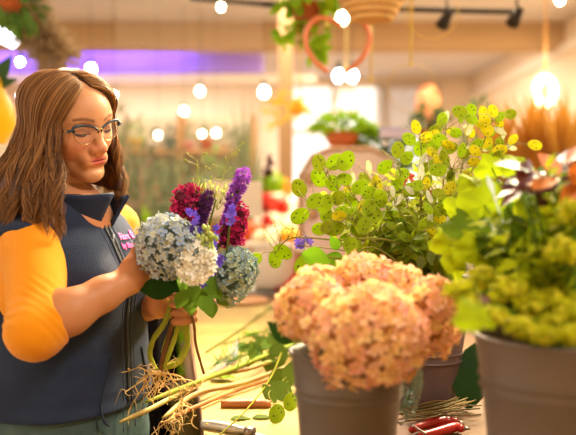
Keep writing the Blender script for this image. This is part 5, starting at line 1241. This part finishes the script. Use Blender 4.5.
    mb = MB(); mb.tube([P(341, 26, 3.1), V(P(341, 26, 3.1).x, 3.1, ZC)], .004, 5); mb.tube([P(362, 20, 3.1), V(P(362, 20, 3.1).x, 3.1, ZC)], .004, 5); mb.build('cord', mat('brass_wire', (226, 196, 96), rough=.5), t)
    # trailing plant in hanging pot
    c = P(307, 26, 3.25); t = thing('hanging_plant', c, 'trailing lime plant in a small hanging terracotta pot', 'hanging plant'); mb = MB(); mb.lathe([(0, 0), (.045, 0), (.06, .10), (.065, .10), (.065, .12), (0, .1)], c+V(0, 0, -.03), 20); mb.build('pot', TERRA(), t)
    bush(t, c+V(0, 0, .11), (.13, .11, .07), 130, .06, .045, lime, .3); bush(t, P(317, 38, 3.2), (.05, .05, .09), 50, .055, .045, lime, .6, 'trailing_leaves'); bush(t, P(289, 34, 3.2), (.05, .05, .05), 22, .05, .04, lime, .5, 'trailing_leaves')
    for s in (-1, 1): mb = MB(); mb.tube([c+V(.06*s, 0, .09), V(c.x, c.y, ZC)], .003, 4); mb.build('cord', MATS['brass_wire'], t)
    # brass rods and wire rings
    for px, y1, d, lab in ((411, 64, 3.2, 'thin brass rod hanging right of the wicker basket'), (327, 62, 3.4, 'thin brass rod hanging behind the copper hoop at left'), (371, 80, 3.6, 'thin brass rod hanging below the basket at right')):
        a = P(px, y1, d); t = thing('hanging_rod', a, lab, 'rod', 'brass hanging rods'); mb = MB(); mb.tube([a, V(a.x, d, ZC)], .005, 6); mb.build('rod', MATS['brass_wire'], t); mb = MB(); mb.ell(a, (.009, .009, .014), 8); mb.build('finial', MATS['brass_wire'], t)
    for px, py, r, d, lab in ((432, 12, 26, 3.2, 'large thin wire ring right of the basket at the top'), (412, 88, 24, 3.4, 'thin brass ring hanging before the far window')):
        c = P(px, py, d); r = r/800*d; t = thing('wire_ring', c, lab, 'ring', 'thin rings hanging from the ceiling'); mb = MB(); mb.tube([c+V(r*math.cos(a), 0, r*math.sin(a)) for a in np.linspace(0, 6.2832, 36)], .0020, 5, caps=False); mb.build('ring', MATS['brass_wire'], t); mb = MB(); mb.tube([c+V(0, 0, r), V(c.x, d, ZC)], .002, 4); mb.build('cord', MATS['brass_wire'], t)
    # macrame frame near centre
    t = thing('macrame_hanger', P(346, 90, 4.4), 'pale cord hanger splaying out below the cool white bulbs', 'hanger'); mb = MB()
    for x in (333, 341, 350, 359): mb.tube([P(346, 62, 4.4), P(x, 112, 4.4)], .006, 5)
    mb.tube([P(333, 112, 4.4), P(359, 112, 4.4)], .008, 5); mb.tube([P(346, 62, 4.4), V(P(346, 62, 4.4).x, 4.4, ZC)], .006, 5); mb.build('cords', mat('cotton_cord', (246, 226, 160), rough=.8), t)
    # ---- left side: wreath, feathery garland, yellow vase, plants
    c = P(42, 30, 3.2); t = thing('pampas_garland', c, 'feathery beige garland hanging at the upper left', 'garland'); mb = MB()
    q = bez([P(22, -8, 3.2), P(30, 20, 3.2), P(44, 42, 3.2), P(62, 58, 3.2)], 14)
    for p in q:
        for k in range(26): d = unit(); mb.leaf(p+d*.03, d+V(.1, 0, -.3), unit(), .085, .010, .3, .05, 3)
    mb.build('plumes', mat('pampas', (206, 184, 150), (178, 152, 116), rough=.9, transl=.3), t); mb = MB(); mb.tube([q[0], V(q[0].x, 3.2, ZC)], .004, 4); mb.build('cord', MATS['cotton_cord'], t)
    c = P(10, 4, 3.0); t = thing('hanging_plant', c, 'dark green hanging plant in the top left corner', 'hanging plant'); bush(t, c, (.13, .1, .08), 120, .06, .03, grn, .3); pot(t, c-V(0, 0, .02), .06, .1, TERRA())
    mb = MB(); mb.tube([c, V(c.x, c.y, ZC)], .003, 4); mb.build('cord', MATS['cotton_cord'], t)
    mb = MB(); c = P(-9, 146, 2.75); t = thing('yellow_vase', V(c.x, 2.6, c.z), 'bright yellow vase with a green leaf at the left edge', 'vase')
    mb.lathe([(0, 0), (.045, 0), (.085, .07), (.08, .13), (.045, .20), (.035, .235), (.03, .235), (0, .05)], c, 28); mb.build('vase_body', mat('yellow_glaze', (250, 206, 20), (244, 192, 16), rough=.35, noise=3), t)
    for dx, dz, L in ((.45, .8, .13), (.8, .3, .09), (-.3, 1, .12)): mb = MB(); mb.leaf(c+V(.01, 0, .20), V(dx, 0, dz), V(.3, -1, .3), L, L*.4, .1); mb.build('leaf', dk, t)
    mb = MB(); mb.box((c.x-.11, 2.64, 1.10), (c.x+.11, 2.86, c.z)); tag(mb.build('plinth', cream, None, smooth=False), 'white plinth block carrying the yellow vase at the left edge', 'plinth')
    # left side shelf (behind the woman) with dark boxes below
    t = thing('back_counter', V(-1.4, 2.7, 0), 'wooden counter with dark shelves behind the woman at the left', 'counter'); x0, x1, yy = -1.9, -.40, 2.45
    mb = MB(); mb.box((x0, yy, 1.06), (x1, yy+.45, 1.10)); mb.build('worktop', MATS['shelf_edge'], t, smooth=False)
    for z in (.08, .45, .78): mb = MB(); mb.box((x0, yy, z), (x1, yy+.45, z+.025)); mb.build('shelf', MATS['shelf_edge'], t, smooth=False)
    mb = MB(); mb.box((x0, yy+.43, 0), (x1, yy+.45, 1.06)); mb.build('back_panel', MATS['dark_board'], t, smooth=False)
    for x in (x0, x1-.03): mb = MB(); mb.box((x, yy, 0), (x+.03, yy+.45, 1.06)); mb.build('side_panel', MATS['dark_board'], t, smooth=False)
    for x, z, w, h, col, lab in ((-.95, .805, .2, .16, (80, 60, 46), 'brown carton on the upper shelf behind the woman'), (-1.2, .475, .28, .2, (70, 86, 92), 'blue grey carton on the middle shelf behind the woman'), (-.60, .475, .14, .14, (150, 120, 84), 'tan carton on the middle shelf behind the woman')):
        t = thing('carton', V(x, yy+.2, z), lab, 'carton'); m = mat('carton_%d_%d' % (col[0], col[2]), col, rough=.8); mb = MB(); mb.box((x-w/2, yy+.06, z), (x+w/2, yy+.3, z+h)); mb.build('box_body', m, t, smooth=False); mb = MB(); mb.box((x-w/2-.006, yy+.054, z+h-.03), (x+w/2+.006, yy+.306, z+h)); mb.build('lid', m, t, smooth=False)
    c = V(-1.05, 2.62, 1.10); pp = thing('paper_stack', c, 'stack of white wrapping paper on the back counter at left', 'paper'); mb = MB(); mb.box((-1.25, 2.5, 1.10), (-.85, 2.8, 1.17)); mb.build('sheets', cream, pp, smooth=False)
    mb = MB(); mb.tube([V(-1.05, 2.49, 1.10), V(-1.05, 2.49, 1.172), V(-1.05, 2.81, 1.172)], .004, 4); mb.build('string', wood, pp)
    # wall art / shelf glow on the far left: white shelf lamp panel
    mb = MB(); p = P(8, 32, 4.2)
    t = thing('shelf_lamp', p, 'bright white strip lamp at the far upper left', 'lamp'); mb.tube([P(-40, 12, 4.2), P(16, 38, 4.2)], .055, 10); mb.build('tube', mat('strip_glow', (232, 240, 255), emis=9), t); mb = MB(); mb.tube([P(-12, 24, 4.2), V(P(-12, 24, 4.2).x, 4.2, ZC)], .01, 6); mb.build('cord', MATS['cotton_cord'], t)
person = build_person()
build_room(); bulbs(); bouquet(); honesty(); peach(); right_plants(); counter(); table_things(); background()
# ================================================================ CAMERA / LIGHT
cam = bpy.data.cameras.new('camera'); co = bpy.data.objects.new('camera', cam); COL.objects.link(co)
co.location = (0, 0, CAM_Z); co.rotation_euler = (math.pi/2-PITCH, 0, 0)
cam.sensor_width = 36; cam.lens = 50; cam.clip_start = .05
cam.dof.use_dof = True; cam.dof.focus_distance = 1.58; cam.dof.aperture_fstop = 2.2
SC.camera = co
SC.view_settings.view_transform = 'Standard'; SC.view_settings.look = 'None'; SC.view_settings.exposure = 0.0; SC.view_settings.gamma = 1
def area(name, loc, to, size, power, col, size_y=None, spread=None):
    l = bpy.data.lights.new(name, 'AREA'); l.energy = power; l.size = size; l.color = col
    if size_y: l.shape = 'RECTANGLE'; l.size_y = size_y
    if spread: l.spread = spread
    o = bpy.data.objects.new(name, l); COL.objects.link(o); o.location = loc
    o.rotation_euler = (Vector(to)-Vector(loc)).to_track_quat('-Z', 'Y').to_euler(); return o
WARM = (1, .80, .55); NEUT = (1, .93, .84); COOL = (.85, .92, 1)
w = bpy.data.worlds.new('world'); SC.world = w; w.use_nodes = True
w.node_tree.nodes['Background'].inputs[0].default_value = (1.0, .92, .82, 1); w.node_tree.nodes['Background'].inputs[1].default_value = 2.1
GOLD = (1, .84, .54); PEACHY = (1, .90, .73)
for x, y, p, c in ((-1.4, 4.6, 52, PEACHY), (1.3, 4.8, 85, GOLD), (-2.6, 6.0, 52, PEACHY), (0, 6.2, 80, PEACHY), (-2.0, 9.8, 60, (.75, .65, 1)), (.9, 8.75, 150, PEACHY), (2.0, 6.2, 70, GOLD)):
    area('added_light', (x, y, 3.0), (x, y, 0), .9, p, c)  # added panels, out of view, to brighten the shop behind
area('added_light', (-1.8, 10.6, 3.0), (-1.8, 10.6, 0), 2.2, 80, PEACHY, 1.2)  # another unseen panel added to brighten the far left end
area('added_light', (.75, .75, 2.5), (-.3, 1.6, 1.3), .3, 22, NEUT)  # added fill from the front right for her face
area('added_light', (-.1, 3.0, 2.5), (-.4, 1.65, 1.3), .35, 40, WARM, spread=R(80))  # added rim light for her hair, no fitting modelled
area('violet_led', (-2.35, 8.42, 2.93), (-2.35, 8.6, 2.82), 2.6, 14, (.45, .30, 1), .05)
for px, py, d, e in ((545, 91, 4.45, 22),):
    l = bpy.data.lights.new('pendant_glow', 'POINT'); l.energy = e; l.color = (1, .82, .5); l.shadow_soft_size = .03
    o = bpy.data.objects.new('pendant_glow', l); COL.objects.link(o); o.location = P(px, py, d)
area('added_light', (1.3, 3.0, 2.9), (.42, 1.3, 1.2), .4, 62, (1, .88, .56), spread=R(95))  # added warm backlight for the seed pods and foliage
area('window_daylight', (-2.2, .8, 1.9), (-.4, 1.6, 1.2), 1.0, 8, NEUT)
SC.cycles.use_denoising = True
SC.cycles.max_bounces = 6; SC.cycles.transparent_max_bounces = 12; SC.cycles.sample_clamp_indirect = 6
SC.cycles.caustics_reflective = False; SC.cycles.caustics_refractive = False
